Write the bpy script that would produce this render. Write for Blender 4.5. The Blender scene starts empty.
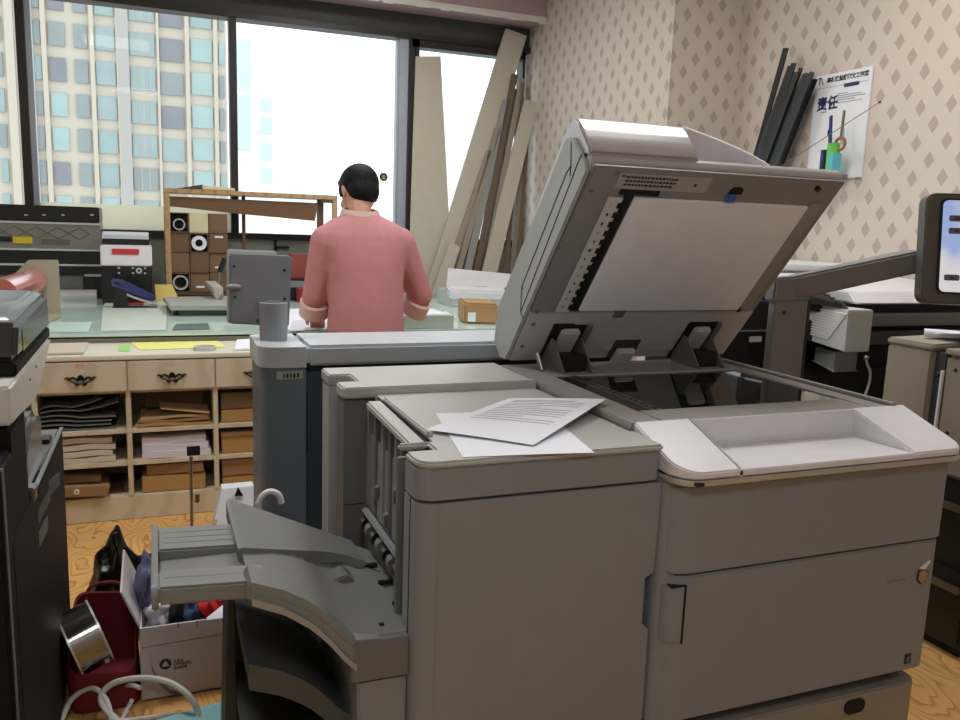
import bpy, bmesh, math, random
from mathutils import Vector, Matrix
import numpy as np
S = bpy.context.scene
COL = S.collection
random.seed(7)
PI = math.pi

# ------------------------------------------------------------------ camera
F, PITCH, ROLL, YAW = 818.6, .165918593, .0355002315, .379659707
EYE = Vector((0, 0, 1.3))
def cam_axes():
    cy, sy = math.cos(YAW), math.sin(YAW)
    fwd = Vector((sy*math.cos(PITCH), cy*math.cos(PITCH), -math.sin(PITCH)))
    right = Vector((cy, -sy, 0)); up = right.cross(fwd)
    c, s = math.cos(ROLL), math.sin(ROLL)
    return c*right + s*up, -s*right + c*up, fwd
CR, CU, CF = cam_axes()
def at(x, y, **k):
    d = CR*((x-480)/F) - CU*((y-360)/F) + CF
    for a, i in (('X', 0), ('Y', 1), ('Z', 2)):
        if a in k:
            return EYE + d*((k[a]-EYE[i])/d[i])
cd = bpy.data.cameras.new('camera'); cam = bpy.data.objects.new('camera', cd); COL.objects.link(cam)
cd.sensor_width = 36; cd.lens = F/960*36; cd.clip_start = .02; cd.clip_end = 1000
m = Matrix.Identity(4)
for i in range(3):
    m[i][0] = CR[i]; m[i][1] = CU[i]; m[i][2] = -CF[i]; m[i][3] = EYE[i]
cam.matrix_world = m
S.camera = cam

# ------------------------------------------------------------------ materials
def lin(c):
    c = c/255
    return c/12.92 if c <= .04045 else ((c+.055)/1.055)**2.4
MATS = {}
def mat(name, rgb, rough=.5, metal=0, var=.06, scale=14, bump=0, bscale=80, spec=.5, coat=0, stretch=(1, 1, 1)):
    if name in MATS: return MATS[name]
    mt = bpy.data.materials.new(name); mt.use_nodes = True
    nt = mt.node_tree; b = nt.nodes['Principled BSDF']
    col = (lin(rgb[0]), lin(rgb[1]), lin(rgb[2]), 1)
    tc = nt.nodes.new('ShaderNodeTexCoord'); mp = nt.nodes.new('ShaderNodeMapping')
    mp.inputs['Scale'].default_value = stretch
    nt.links.new(tc.outputs['Object'], mp.inputs['Vector'])
    nz = nt.nodes.new('ShaderNodeTexNoise'); nz.inputs['Scale'].default_value = scale; nz.inputs['Detail'].default_value = 4
    nt.links.new(mp.outputs['Vector'], nz.inputs['Vector'])
    mx = nt.nodes.new('ShaderNodeMix'); mx.data_type = 'RGBA'
    mx.inputs['A'].default_value = tuple(c*(1-var) for c in col[:3])+(1,)
    mx.inputs['B'].default_value = tuple(min(1, c*(1+var)) for c in col[:3])+(1,)
    nt.links.new(nz.outputs['Fac'], mx.inputs['Factor'])
    nt.links.new(mx.outputs['Result'], b.inputs['Base Color'])
    b.inputs['Roughness'].default_value = rough; b.inputs['Metallic'].default_value = metal
    b.inputs['Specular IOR Level'].default_value = spec
    b.inputs['Coat Weight'].default_value = coat; b.inputs['Coat Roughness'].default_value = .12
    if bump:
        n2 = nt.nodes.new('ShaderNodeTexNoise'); n2.inputs['Scale'].default_value = bscale; n2.inputs['Detail'].default_value = 3
        nt.links.new(mp.outputs['Vector'], n2.inputs['Vector'])
        bp = nt.nodes.new('ShaderNodeBump'); bp.inputs['Strength'].default_value = bump; bp.inputs['Distance'].default_value = .01
        nt.links.new(n2.outputs['Fac'], bp.inputs['Height']); nt.links.new(bp.outputs['Normal'], b.inputs['Normal'])
    MATS[name] = mt
    return mt
def emis(name, rgb, strength):
    mt = bpy.data.materials.new(name); mt.use_nodes = True
    b = mt.node_tree.nodes['Principled BSDF']
    c = tuple(lin(v) for v in rgb)+(1,)
    b.inputs['Base Color'].default_value = c; b.inputs['Emission Color'].default_value = c
    b.inputs['Emission Strength'].default_value = strength
    return mt
def math_node(nt, op, a, b=None):
    n = nt.nodes.new('ShaderNodeMath'); n.operation = op
    for i, v in enumerate((a, b)):
        if v is None: continue
        if isinstance(v, (int, float)): n.inputs[i].default_value = v
        else: nt.links.new(v, n.inputs[i])
    return n.outputs[0]
def wallpaper(name, base=(205, 193, 182), dia=(174, 158, 148)):
    mt = bpy.data.materials.new(name); mt.use_nodes = True; nt = mt.node_tree; b = nt.nodes['Principled BSDF']
    tc = nt.nodes.new('ShaderNodeTexCoord'); sp = nt.nodes.new('ShaderNodeSeparateXYZ'); nt.links.new(tc.outputs['Object'], sp.inputs[0])
    v = sp.outputs[2]
    ge = nt.nodes.new('ShaderNodeNewGeometry'); sn = nt.nodes.new('ShaderNodeSeparateXYZ'); nt.links.new(ge.outputs['True Normal'], sn.inputs[0])
    h = math_node(nt, 'ADD', math_node(nt, 'MULTIPLY', sp.outputs[1], math_node(nt, 'ABSOLUTE', sn.outputs[0])), math_node(nt, 'MULTIPLY', sp.outputs[0], math_node(nt, 'ABSOLUTE', sn.outputs[1])))
    P = .153
    def lattice(oh, ov):
        fh = math_node(nt, 'FRACT', math_node(nt, 'DIVIDE', math_node(nt, 'ADD', h, oh+30*P), P))
        fv = math_node(nt, 'FRACT', math_node(nt, 'DIVIDE', math_node(nt, 'ADD', v, ov+30*P), P))
        ah = math_node(nt, 'ABSOLUTE', math_node(nt, 'SUBTRACT', fh, .5))
        av = math_node(nt, 'ABSOLUTE', math_node(nt, 'SUBTRACT', fv, .5))
        s = math_node(nt, 'ADD', math_node(nt, 'DIVIDE', ah, .185), math_node(nt, 'DIVIDE', av, .26))
        return math_node(nt, 'LESS_THAN', s, 1.0)
    # diamonds at (2.938, 2.021) and (2.862, 1.945) on the side wall
    a = lattice(P/2-2.938, P/2-2.021); c = lattice(-2.938, -2.021)
    d = math_node(nt, 'MAXIMUM', a, c)
    nz = nt.nodes.new('ShaderNodeTexNoise'); nz.inputs['Scale'].default_value = 220; nt.links.new(tc.outputs['Object'], nz.inputs['Vector'])
    d2 = math_node(nt, 'MULTIPLY', d, math_node(nt, 'ADD', math_node(nt, 'MULTIPLY', nz.outputs['Fac'], .6), .6))
    mx = nt.nodes.new('ShaderNodeMix'); mx.data_type = 'RGBA'; nt.links.new(d2, mx.inputs['Factor'])
    mx.inputs['A'].default_value = tuple(lin(x) for x in base)+(1,); mx.inputs['B'].default_value = tuple(lin(x) for x in dia)+(1,)
    nt.links.new(mx.outputs['Result'], b.inputs['Base Color']); b.inputs['Roughness'].default_value = .7
    bp = nt.nodes.new('ShaderNodeBump'); bp.inputs['Strength'].default_value = .15; bp.inputs['Distance'].default_value = .004
    nt.links.new(nz.outputs['Fac'], bp.inputs['Height']); nt.links.new(bp.outputs['Normal'], b.inputs['Normal'])
    return mt
def wood(name, c1, c2, scale=3, dist=6, rough=.5, stretch=(1, 1, 1)):
    mt = bpy.data.materials.new(name); mt.use_nodes = True; nt = mt.node_tree; b = nt.nodes['Principled BSDF']
    tc = nt.nodes.new('ShaderNodeTexCoord'); mp = nt.nodes.new('ShaderNodeMapping'); mp.inputs['Scale'].default_value = stretch
    nt.links.new(tc.outputs['Object'], mp.inputs['Vector'])
    w = nt.nodes.new('ShaderNodeTexWave'); w.inputs['Scale'].default_value = scale; w.inputs['Distortion'].default_value = dist
    w.inputs['Detail'].default_value = 3; w.inputs['Detail Scale'].default_value = 1.2
    nt.links.new(mp.outputs['Vector'], w.inputs['Vector'])
    r = nt.nodes.new('ShaderNodeValToRGB'); nt.links.new(w.outputs['Fac'], r.inputs['Fac'])
    r.color_ramp.elements[0].color = tuple(lin(x) for x in c2)+(1,); r.color_ramp.elements[0].position = .02
    r.color_ramp.elements[1].color = tuple(lin(x) for x in c1)+(1,); r.color_ramp.elements[1].position = .42
    nt.links.new(r.outputs['Color'], b.inputs['Base Color']); b.inputs['Roughness'].default_value = rough
    return mt
def pane(name, tint=(235, 245, 245), gloss=.08, rough=.0):
    mt = bpy.data.materials.new(name); mt.use_nodes = True; nt = mt.node_tree
    for n in list(nt.nodes): nt.nodes.remove(n)
    o = nt.nodes.new('ShaderNodeOutputMaterial'); t = nt.nodes.new('ShaderNodeBsdfTransparent'); g = nt.nodes.new('ShaderNodeBsdfGlossy')
    t.inputs['Color'].default_value = tuple(lin(x) for x in tint)+(1,); g.inputs['Roughness'].default_value = rough
    lw = nt.nodes.new('ShaderNodeFresnel'); lw.inputs['IOR'].default_value = 1.45
    mx = nt.nodes.new('ShaderNodeMixShader'); nt.links.new(math_node(nt, 'MULTIPLY', lw.outputs[0], .1), mx.inputs[0])
    nt.links.new(t.outputs[0], mx.inputs[1]); nt.links.new(g.outputs[0], mx.inputs[2]); nt.links.new(mx.outputs[0], o.inputs[0])
    return mt

# ------------------------------------------------------------------ mesh building
class MB:
    def __init__(s): s.v = []; s.f = []
    def add(s, vs, fs):
        o = len(s.v); s.v += [tuple(v) for v in vs]; s.f += [tuple(i+o for i in f) for f in fs]; return s
    def bm(s, bm, M=None):
        bm.verts.index_update()
        return s.add([(M @ v.co if M else v.co) for v in bm.verts], [[v.index for v in f.verts] for f in bm.faces])
    def solid(s, pts, faces, b=0, seg=2, M=None):
        bm = bmesh.new(); vs = [bm.verts.new(p) for p in pts]
        for f in faces: bm.faces.new([vs[i] for i in f])
        bmesh.ops.recalc_face_normals(bm, faces=bm.faces)
        if b: bmesh.ops.bevel(bm, geom=list(bm.edges), offset=b, segments=seg, affect='EDGES', clamp_overlap=True)
        s.bm(bm, M); bm.free(); return s
    def hexa(s, p, b=0, M=None):     # 4 bottom points, 4 top points, same order
        return s.solid(p, [(3, 2, 1, 0), (4, 5, 6, 7), (0, 1, 5, 4), (1, 2, 6, 5), (2, 3, 7, 6), (3, 0, 4, 7)], b, M=M)
    def box(s, x0, x1, y0, y1, z0, z1, b=0, M=None):
        return s.hexa([(x0, y0, z0), (x1, y0, z0), (x1, y1, z0), (x0, y1, z0), (x0, y0, z1), (x1, y0, z1), (x1, y1, z1), (x0, y1, z1)], b, M)
    def prism(s, pts, ax, a, c, b=0, M=None, seg=2):
        n = len(pts)
        def P(p, t): return {'x': (t, p[0], p[1]), 'y': (p[0], t, p[1]), 'z': (p[0], p[1], t)}[ax]
        V = [P(p, a) for p in pts]+[P(p, c) for p in pts]
        Fc = [tuple(range(n))[::-1], tuple(range(n, 2*n))]+[(i, (i+1) % n, n+(i+1) % n, n+i) for i in range(n)]
        return s.solid(V, Fc, b, seg, M)
    def loft(s, rings, caps=True, closed=True):
        n = len(rings[0]); V = [p for r in rings for p in r]; Fc = []
        for k in range(len(rings)-1):
            for i in range(n if closed else n-1):
                j = (i+1) % n; Fc.append((k*n+i, k*n+j, (k+1)*n+j, (k+1)*n+i))
        if caps and closed: Fc += [tuple(range(n))[::-1], tuple(range((len(rings)-1)*n, len(rings)*n))]
        return s.add(V, Fc)
    def cyl(s, p0, p1, r0, r1=None, n=24, caps=True):
        p0 = Vector(p0); p1 = Vector(p1); r1 = r0 if r1 is None else r1
        d = (p1-p0).normalized(); a = d.orthogonal().normalized(); c = d.cross(a)
        R = lambda p, r: [p+a*r*math.cos(2*PI*i/n)+c*r*math.sin(2*PI*i/n) for i in range(n)]
        return s.loft([R(p0, r0), R(p1, r1)], caps)
    def ring(s, p0, p1, ro, ri, n=28):   # hollow tube with wall
        p0 = Vector(p0); p1 = Vector(p1); d = (p1-p0).normalized(); a = d.orthogonal().normalized(); c = d.cross(a)
        R = lambda p, r: [p+a*r*math.cos(2*PI*i/n)+c*r*math.sin(2*PI*i/n) for i in range(n)]
        return s.loft([R(p0, ri), R(p0, ro), R(p1, ro), R(p1, ri), R(p0, ri)], caps=False)
    def tube(s, pts, r, n=8, sub=6, taper=None):
        P = [Vector(p) for p in pts]
        if sub > 1 and len(P) > 2:
            Q = []
            for i in range(len(P)-1):
                a = P[max(i-1, 0)]; b = P[i]; c = P[i+1]; d = P[min(i+2, len(P)-1)]
                for k in range(sub):
                    t = k/sub
                    Q.append(.5*((2*b)+(c-a)*t+(2*a-5*b+4*c-d)*t*t+(3*b-a-3*c+d)*t**3))
            P = Q+[P[-1]]
        T = [(P[min(i+1, len(P)-1)]-P[max(i-1, 0)]).normalized() for i in range(len(P))]
        a = T[0].orthogonal().normalized(); rings = []
        for i, (p, t) in enumerate(zip(P, T)):
            a = (a-t*a.dot(t)).normalized(); c = t.cross(a); rr = r if taper is None else r*(1+(taper-1)*i/(len(P)-1))
            rings.append([p+a*rr*math.cos(2*PI*k/n)+c*rr*math.sin(2*PI*k/n) for k in range(n)])
        return s.loft(rings)
    def ball(s, c, r, n=16, m=10, M=None):
        rx, ry, rz = (r, r, r) if isinstance(r, (int, float)) else r
        rings = []
        for j in range(m+1):
            t = -PI/2+PI*(j+.02 if j == 0 else (j-.02 if j == m else j))/m
            ring = [Vector((rx*math.cos(t)*math.cos(2*PI*i/n), ry*math.cos(t)*math.sin(2*PI*i/n), rz*math.sin(t))) for i in range(n)]
            rings.append([(M @ p if M else p)+Vector(c) for p in ring])
        return s.loft(rings)
    def sheet(s, nx, ny, fn, t):     # a thin sheet with real thickness t
        top = [[Vector(fn(i/nx, j/ny)) for i in range(nx+1)] for j in range(ny+1)]
        V = [p for r in top for p in r]; N = len(V); V = V+[p-Vector((0, 0, t)) for p in V]; Fc = []
        I = lambda i, j: j*(nx+1)+i
        for j in range(ny):
            for i in range(nx):
                q = (I(i, j), I(i+1, j), I(i+1, j+1), I(i, j+1)); Fc += [q, tuple(k+N for k in q[::-1])]
        bd = [I(i, 0) for i in range(nx)]+[I(nx, j) for j in range(ny)]+[I(i, ny) for i in range(nx, 0, -1)]+[I(0, j) for j in range(ny, 0, -1)]
        for k in range(len(bd)):
            a, b = bd[k], bd[(k+1) % len(bd)]; Fc.append((a, a+N, b+N, b))
        return s.add(V, Fc)
def rr(x0, x1, y0, y1, r, n=6):     # rounded rectangle, r = one radius or (x0y0, x1y0, x1y1, x0y1)
    r = (r,)*4 if isinstance(r, (int, float)) else r; P = []
    for (cx, cy, a0, q) in ((x0+r[0], y0+r[0], PI, r[0]), (x1-r[1], y0+r[1], 1.5*PI, r[1]), (x1-r[2], y1-r[2], 0, r[2]), (x0+r[3], y1-r[3], .5*PI, r[3])):
        if q == 0: P.append((cx, cy)); continue
        P += [(cx+q*math.cos(a0+PI/2*k/n), cy+q*math.sin(a0+PI/2*k/n)) for k in range(n+1)]
    return P
ORG = {}
def finish(me, angle=38):
    bm = bmesh.new(); bm.from_mesh(me)
    bmesh.ops.recalc_face_normals(bm, faces=bm.faces)
    ca = math.radians(angle)
    for f in bm.faces: f.smooth = True
    for e in bm.edges: e.smooth = len(e.link_faces) == 2 and e.calc_face_angle(0) < ca
    bm.to_mesh(me); bm.free()
def part(name, mb, mt, parent=None, label=None, kind=None, fuse=0, smooth=0):
    """link one mesh; vertices given in world space (or in the thing's own space for turned things)"""
    me = bpy.data.meshes.new(name)
    V = [Vector(v) for v in mb.v]
    if parent is not None: org = ORG[parent.name]
    else:
        org = Vector((sum(v.x for v in V)/len(V), sum(v.y for v in V)/len(V), min(v.z for v in V))) if kind != 'structure' else Vector((0, 0, 0))
    me.from_pydata([v-org for v in V], [], mb.f); me.update()
    if fuse:
        bm = bmesh.new(); bm.from_mesh(me); bmesh.ops.recalc_face_normals(bm, faces=bm.faces); bm.to_mesh(me); bm.free()
        t = bpy.data.objects.new('t', me); COL.objects.link(t)
        md = t.modifiers.new('r', 'REMESH'); md.mode = 'VOXEL'; md.voxel_size = fuse
        if smooth:
            sm = t.modifiers.new('s', 'SMOOTH'); sm.factor = .5; sm.iterations = smooth
        dg = bpy.context.evaluated_depsgraph_get(); dg.update()
        me2 = bpy.data.meshes.new_from_object(t.evaluated_get(dg)); bpy.data.objects.remove(t); me = me2; me.name = name
        finish(me, 80)
    else: finish(me)
    o = bpy.data.objects.new(name, me); COL.objects.link(o); me.materials.clear(); me.materials.append(mt)
    if parent is not None: o.parent = parent
    else: o.location = org
    ORG[o.name] = org
    if label: o['label'] = label
    if kind: o['kind'] = kind
    return o
def tag(o, label, cat, group=None):
    o['label'] = label; o['category'] = cat
    if group: o['group'] = group
    return o
def thing(name, label, cat, loc=(0, 0, 0), group=None, rotz=None):
    o = bpy.data.objects.new(name, None); COL.objects.link(o); o.location = loc; o.empty_display_size = .05
    ORG[o.name] = Vector(loc)
    if rotz is not None: o.rotation_euler = (0, 0, rotz); ORG[o.name] = Vector((0, 0, 0))   # parts given in own space
    return tag(o, label, cat, group)
def dup(root, loc, label=None, rotz=None):
    r = root.copy(); COL.objects.link(r); r.location = loc
    if rotz is not None: r.rotation_euler = (0, 0, rotz)
    if label: r['label'] = label
    for ch in list(root.children):
        c = ch.copy(); COL.objects.link(c); c.parent = r
        for g in ch.children:
            d = g.copy(); COL.objects.link(d); d.parent = c
    return r
def struct(name, mb, mt, parent=None): return part(name, mb, mt, parent, kind='structure')
def text(name, body, size, o, right, up, mt, parent, ex=.0006, align='LEFT', bold=0):
    cu = bpy.data.curves.new('t', 'FONT'); cu.body = body; cu.size = size; cu.align_x = align; cu.extrude = ex; cu.offset = bold; cu.resolution_u = 3
    t = bpy.data.objects.new('t', cu); COL.objects.link(t); dg = bpy.context.evaluated_depsgraph_get(); dg.update()
    me = bpy.data.meshes.new_from_object(t.evaluated_get(dg)); bpy.data.objects.remove(t); bpy.data.curves.remove(cu)
    r = Vector(right).normalized(); u = Vector(up).normalized(); n = r.cross(u); org = ORG[parent.name]
    for v in me.vertices: v.co = Vector(o)+r*v.co.x+u*v.co.y+n*v.co.z-org
    me.materials.clear(); me.materials.append(mt); me.name = name
    ob = bpy.data.objects.new(name, me); COL.objects.link(ob); ob.parent = parent; ORG[ob.name] = org
    return ob
# ------------------------------------------------------------------ palette
GREY = mat('warm_grey_plastic', (168, 165, 160), .42, bump=.03, bscale=400)
GREYF = mat('grey_body_plastic', (138, 141, 146), .5, bump=.03, bscale=400)
GREYD = mat('dark_grey_plastic', (112, 112, 110), .45, bump=.03, bscale=300)
GREYT = mat('tray_grey_plastic', (128, 130, 128), .42, bump=.04, bscale=300)
LGREY = mat('pale_grey_plastic', (196, 200, 200), .42)
SILV = mat('silver_plastic', (176, 172, 174), .28, coat=.5)
UNDER = mat('under_lid_grey', (138, 137, 135), .5)
UNDERL = mat('under_lid_light_grey', (190, 190, 195), .5)
WHITEP = mat('white_plastic', (230, 228, 234), .35, coat=.2)
PAD = mat('white_lid_pad', (242, 242, 248), .55)
BLACK = mat('black_plastic', (26, 27, 29), .35)
BLACKM = mat('matt_black', (14, 14, 15), .7)
GAP = mat('black_seam', (16, 15, 15), .8)
CHROME = mat('chrome', (206, 204, 202), .3, metal=.55)
STEEL = mat('steel', (165, 165, 168), .3, metal=1)
PAPER = mat('white_paper', (236, 240, 250), .8, var=.02)
INK = mat('dark_ink', (52, 56, 66), .8)
INKL = mat('pale_ink', (150, 152, 160), .8)
CARD = mat('brown_cardboard', (150, 118, 84), .8, stretch=(1, 1, 8), scale=30)
CARDD = mat('dark_cardboard', (116, 90, 66), .8, stretch=(1, 1, 8), scale=30)
KRAFT = mat('kraft_cardboard', (176, 138, 84), .8)
CREAMW = wood('cream_wood_laminate', (212, 200, 178), (202, 188, 165), 2.2, 3, .45, (1, 1, 5))
CREAM = mat('cream_board', (214, 208, 192), .55)
BEIGE = mat('beige_plastic', (176, 168, 150), .5)
SLATE = mat('blue_grey_panel', (104, 116, 128), .4)
SLATED = mat('dark_blue_grey_panel', (62, 72, 84), .4)
ICE = mat('pale_blue_grey_plastic', (186, 194, 202), .38)
BRONZE = mat('dark_bronze', (44, 36, 28), .38, metal=.6)
RED = mat('red_cloth', (196, 28, 36), .8)
FRAME = mat('dark_window_frame', (36, 32, 30), .45)

# ------------------------------------------------------------------ room
XR, XP, YB, YP, HC = 3.16, 2.70, 6.0, 4.06, 3.0
XL, YF = -2.6, -1.6
WALLX = WALLY = wallpaper('diamond_wallpaper')
FLOOR = bpy.data.materials.new('swirled_board_floor'); FLOOR.use_nodes = True; nt = FLOOR.node_tree; b_ = nt.nodes['Principled BSDF']
tc = nt.nodes.new('ShaderNodeTexCoord'); mp = nt.nodes.new('ShaderNodeMapping'); mp.inputs['Scale'].default_value = (1.6, .8, 1); nt.links.new(tc.outputs['Object'], mp.inputs[0])
nz = nt.nodes.new('ShaderNodeTexNoise'); nz.inputs['Scale'].default_value = 3.2; nz.inputs['Detail'].default_value = 2.5; nz.inputs['Roughness'].default_value = .45; nt.links.new(mp.outputs[0], nz.inputs['Vector'])
fr = math_node(nt, 'FRACT', math_node(nt, 'MULTIPLY', nz.outputs['Fac'], 15))
rp = nt.nodes.new('ShaderNodeValToRGB'); nt.links.new(fr, rp.inputs['Fac'])
e_ = rp.color_ramp.elements; e_[0].position = 0; e_[0].color = (lin(176), lin(128), lin(70), 1); e_[1].position = .30; e_[1].color = (lin(216), lin(168), lin(102), 1)
x_ = e_.new(.16); x_.color = (lin(196), lin(148), lin(84), 1); x_ = e_.new(.95); x_.color = (lin(222), lin(176), lin(110), 1)
nt.links.new(rp.outputs[0], b_.inputs['Base Color']); b_.inputs['Roughness'].default_value = .5
struct('floor', MB().box(XL-.2, XR+.2, YF-.2, YB+.2, -.12, 0), FLOOR)
struct('ceiling', MB().box(XL-.2, XR+.2, YF-.2, YB+.2, HC, HC+.12), mat('white_ceiling', (226, 224, 218), .8))
struct('wall_right', MB().box(XR, XR+.15, YF-.2, YP, 0, HC), WALLX)
struct('wall_pilaster_side', MB().box(XP, XP+.1, YP, YB+.2, 0, HC), WALLX)
struct('wall_pilaster_front', MB().box(XP+.1, XR+.15, YP, YP+.1, 0, HC), WALLY)
struct('wall_left', MB().box(XL-.15, XL, YF-.2, YB+.2, 0, HC), mat('plain_wall', (204, 196, 184), .8))
struct('wall_front', MB().box(XL, XR, YF-.15, YF, 0, HC), MATS['plain_wall'])
SILLZ, HEADZ = 1.155, 2.60
struct('wall_back', MB().box(XL, XP, YB-.02, YB+.2, 0, 1.13), mat('grey_green_wall', (158, 166, 156), .7))
struct('trim_1', MB().box(XL, XP, YB-.06, YB+.1, 1.13, 1.172), FRAME)                          # dark sill rail
struct('wall_above_window', MB().box(XL, XP, YB+.08, YB+.2, 2.62, HC), mat('dim_grey_panel', (92, 94, 92), .6))
struct('trim_2', MB().box(XL, XP, YB-.05, YB+.08, 2.585, 2.625), FRAME)                        # head rail
struct('trim_3', MB().box(XL, XP, 5.70, YB+.08, 2.765, HC-.001, .004), mat('mauve_beam_paint', (178, 152, 158), .75))
rag = MB(); x = XL
random.seed(3)
while x < XP-.03:
    w = random.uniform(.03, .09); d = random.uniform(.0, .012)
    rag.box(x, min(x+w, XP-.002), 5.69, 5.705, 2.752-d, 2.79); x += w
struct('trim_4', rag, mat('white_plaster_edge', (216, 210, 206), .8))
struct('trim_5', MB().box(XL, XP, 5.98, YB+.08, 2.625, 2.766), mat('dark_gap_panel', (66, 68, 66), .6))
GLASSW = pane('window_glass', (246, 250, 250))
ALU = mat('pale_aluminium', (172, 178, 190), .4, metal=.3)
TRL = bpy.data.materials.new('frosted_cream_panel'); TRL.use_nodes = True; nt = TRL.node_tree
for n in list(nt.nodes): nt.nodes.remove(n)
o = nt.nodes.new('ShaderNodeOutputMaterial'); t = nt.nodes.new('ShaderNodeBsdfTranslucent'); g = nt.nodes.new('ShaderNodeBsdfDiffuse'); mx = nt.nodes.new('ShaderNodeMixShader')
nz = nt.nodes.new('ShaderNodeTexNoise'); nz.inputs['Scale'].default_value = 6; rp = nt.nodes.new('ShaderNodeValToRGB'); nt.links.new(nz.outputs['Fac'], rp.inputs['Fac'])
rp.color_ramp.elements[0].color = (.86, .83, .72, 1); rp.color_ramp.elements[1].color = (.92, .89, .79, 1)
nt.links.new(rp.outputs[0], t.inputs[0]); nt.links.new(rp.outputs[0], g.inputs[0])
mx.inputs[0].default_value = .75; nt.links.new(g.outputs[0], mx.inputs[1]); nt.links.new(t.outputs[0], mx.inputs[2]); nt.links.new(mx.outputs[0], o.inputs[0])
edges = [(-2.5, -.735), (-.735, .518), (.518, 1.765), (1.765, 2.66)]
for i, (x0, x1) in enumerate(edges):
    z0, z1 = 1.172, 2.59
    f = MB()
    f.box(x0, x0+.027, YB-.05, YB+.06, z0, z1); f.box(x1-.022, x1, YB-.05, YB+.06, z0, z1)
    if i == 3: f.box(x0, x1, YB-.05, YB+.06, 2.535, z1); f.box(x0+.02, x0+.055, YB-.05, YB+.06, z0, z1)
    w = struct('window_%d' % (i+1), f, FRAME)
    g = MB()
    if i == 1: g.box(x0+.027, x0+.06, YB-.02, YB+.05, z0, z1)
    if i == 2: g.box(x1-.085, x1-.022, YB-.03, YB+.05, z0, z1); g.box(x1-.10, x1-.085, YB-.01, YB+.05, z0, z1)
    if i in (1, 2): struct('inner_frame', g, ALU, w)
    struct('window_pane', MB().box(x0+.02, x1-.02, YB+.02, YB+.026, z0, z1), GLASSW, w)
    if i == 1: struct('lower_panel', MB().box(x0+.05, x1-.02, YB-.006, YB-.002, z0, 1.335), TRL, w)
# round badge stuck on the window glass
p = at(383.5, 177, Y=YB+.018)
b = thing('window_badge', 'small round dark sticker with a gold mark on the window glass', 'sticker', (p.x, YB+.015, p.z))
part('disc', MB().cyl((p.x, YB+.012, p.z), (p.x, YB+.018, p.z), .031), mat('badge_olive', (70, 68, 48), .5), b)
part('mark', MB().cyl((p.x, YB+.010, p.z+.006), (p.x, YB+.012, p.z+.006), .009).box(p.x-.012, p.x+.012, YB+.010, YB+.012, p.z-.015, p.z-.005), mat('badge_gold', (186, 170, 96), .4), b)
# window hook latch
lt = MB(); lx = at(276, 250, Y=YB-.03); 
p0 = at(275.5, 258, Y=YB-.04); p1 = at(275.5, 237, Y=YB-.04)
lt.box(p0.x-.008, p0.x+.008, YB-.05, YB-.022, p0.z, p1.z); lt.box(p0.x, p0.x+.10, YB-.05, YB-.022, p1.z-.012, p1.z+.004); lt.box(p0.x, p0.x+.095, YB-.05, YB-.022, (p0.z+p1.z)/2-.006, (p0.z+p1.z)/2+.010)
tag(part('wall_bracket', lt, BLACKM), 'black F-shaped metal bracket on the wall under the middle window', 'bracket')

# ------------------------------------------------------------------ outside: apartment towers seen through the windows
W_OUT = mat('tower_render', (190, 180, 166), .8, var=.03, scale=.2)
W_STRIP = mat('tower_grey_strip', (170, 164, 161), .8, var=.03, scale=.2)
def gl(nm, c): return mat(nm, c, .6, var=.12, scale=.6, spec=.15)
GLA = [gl('tower_glass_blue_grey', (144, 150, 150)), gl('tower_glass_teal', (152, 167, 167)), gl('tower_glass_violet_grey', (134, 134, 140)), gl('tower_glass_aqua', (160, 178, 177))]
YT = 85
b = thing('apartment_tower', 'cream apartment tower with a grid of blue windows outside the left windows', 'building', (-6, YT+8, -40))
xl = at(-120, 100, Y=YT).x; xr = at(227, 100, Y=YT).x
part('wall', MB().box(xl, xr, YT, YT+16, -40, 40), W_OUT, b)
part('grey_strip', MB().box(at(119.5, 100, Y=YT).x, at(130.5, 100, Y=YT).x, YT-.5, YT+.01, -40, 40), W_STRIP, b)
for x0, x1 in ((9, 17.5), (30.5, 36), (44.5, 49.5), (92, 96.5), (118, 120), (158, 160.5), (186, 190), (214, 218)):
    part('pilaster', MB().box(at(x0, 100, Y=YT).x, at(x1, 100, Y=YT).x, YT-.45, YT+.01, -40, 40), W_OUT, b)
cols = [(-2, 5, 1, 0), (36.5, 43.5, 0, 0), (51.5, 67.5, 2, 0), (76.5, 89.5, 0, 0), (97.5, 116.5, 1, 0), (131.5, 156, 1, .2), (161, 183.5, 2, .5), (192, 212.5, 3, .2), (219.5, 224.5, 0, .3)]
rnd = random.Random(5)
WPR = MB(); 
proto = {}
for ci, (a, c, g, dz) in enumerate(cols):
    x0 = at(a, 100, Y=YT).x; x1 = at(c, 100, Y=YT).x
    for k in range(-1, 9):
        zc = at((a+c)/2, 24+29*k-.6, Y=YT).z if False else 1.3+(4.0+3.02*(7-k)-.9) - dz*.8
        gm = GLA[g] if rnd.random() < .72 else GLA[rnd.choice((0, 1, 3))]
        fr = MB().box(x0-.12, x1+.12, YT-.12, YT+.02, zc-1.12, zc+1.12)
        key = (ci,)
        w = part('window', MB().box(x0, x1, YT-.2, YT+.02, zc-1.0, zc+1.0), gm, b)
        n = 3 if (x1-x0) > 2 else 1
        mu = MB()
        for q in range(1, n): mu.box(x0+(x1-x0)*q/n-.06, x0+(x1-x0)*q/n+.06, YT-.26, YT-.19, zc-1, zc+1)
        if n > 1: part('mullion', mu, W_STRIP, w)
    sl = None
HAZE_WALL = mat('far_tower_hazed', (250, 250, 250), .8, var=.01, scale=.1); HAZE_GLASS = mat('far_glass_hazed', (226, 240, 242), .4, var=.04, scale=.3)  # distance haze put into the pale wall and glass colours of the far towers
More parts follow.
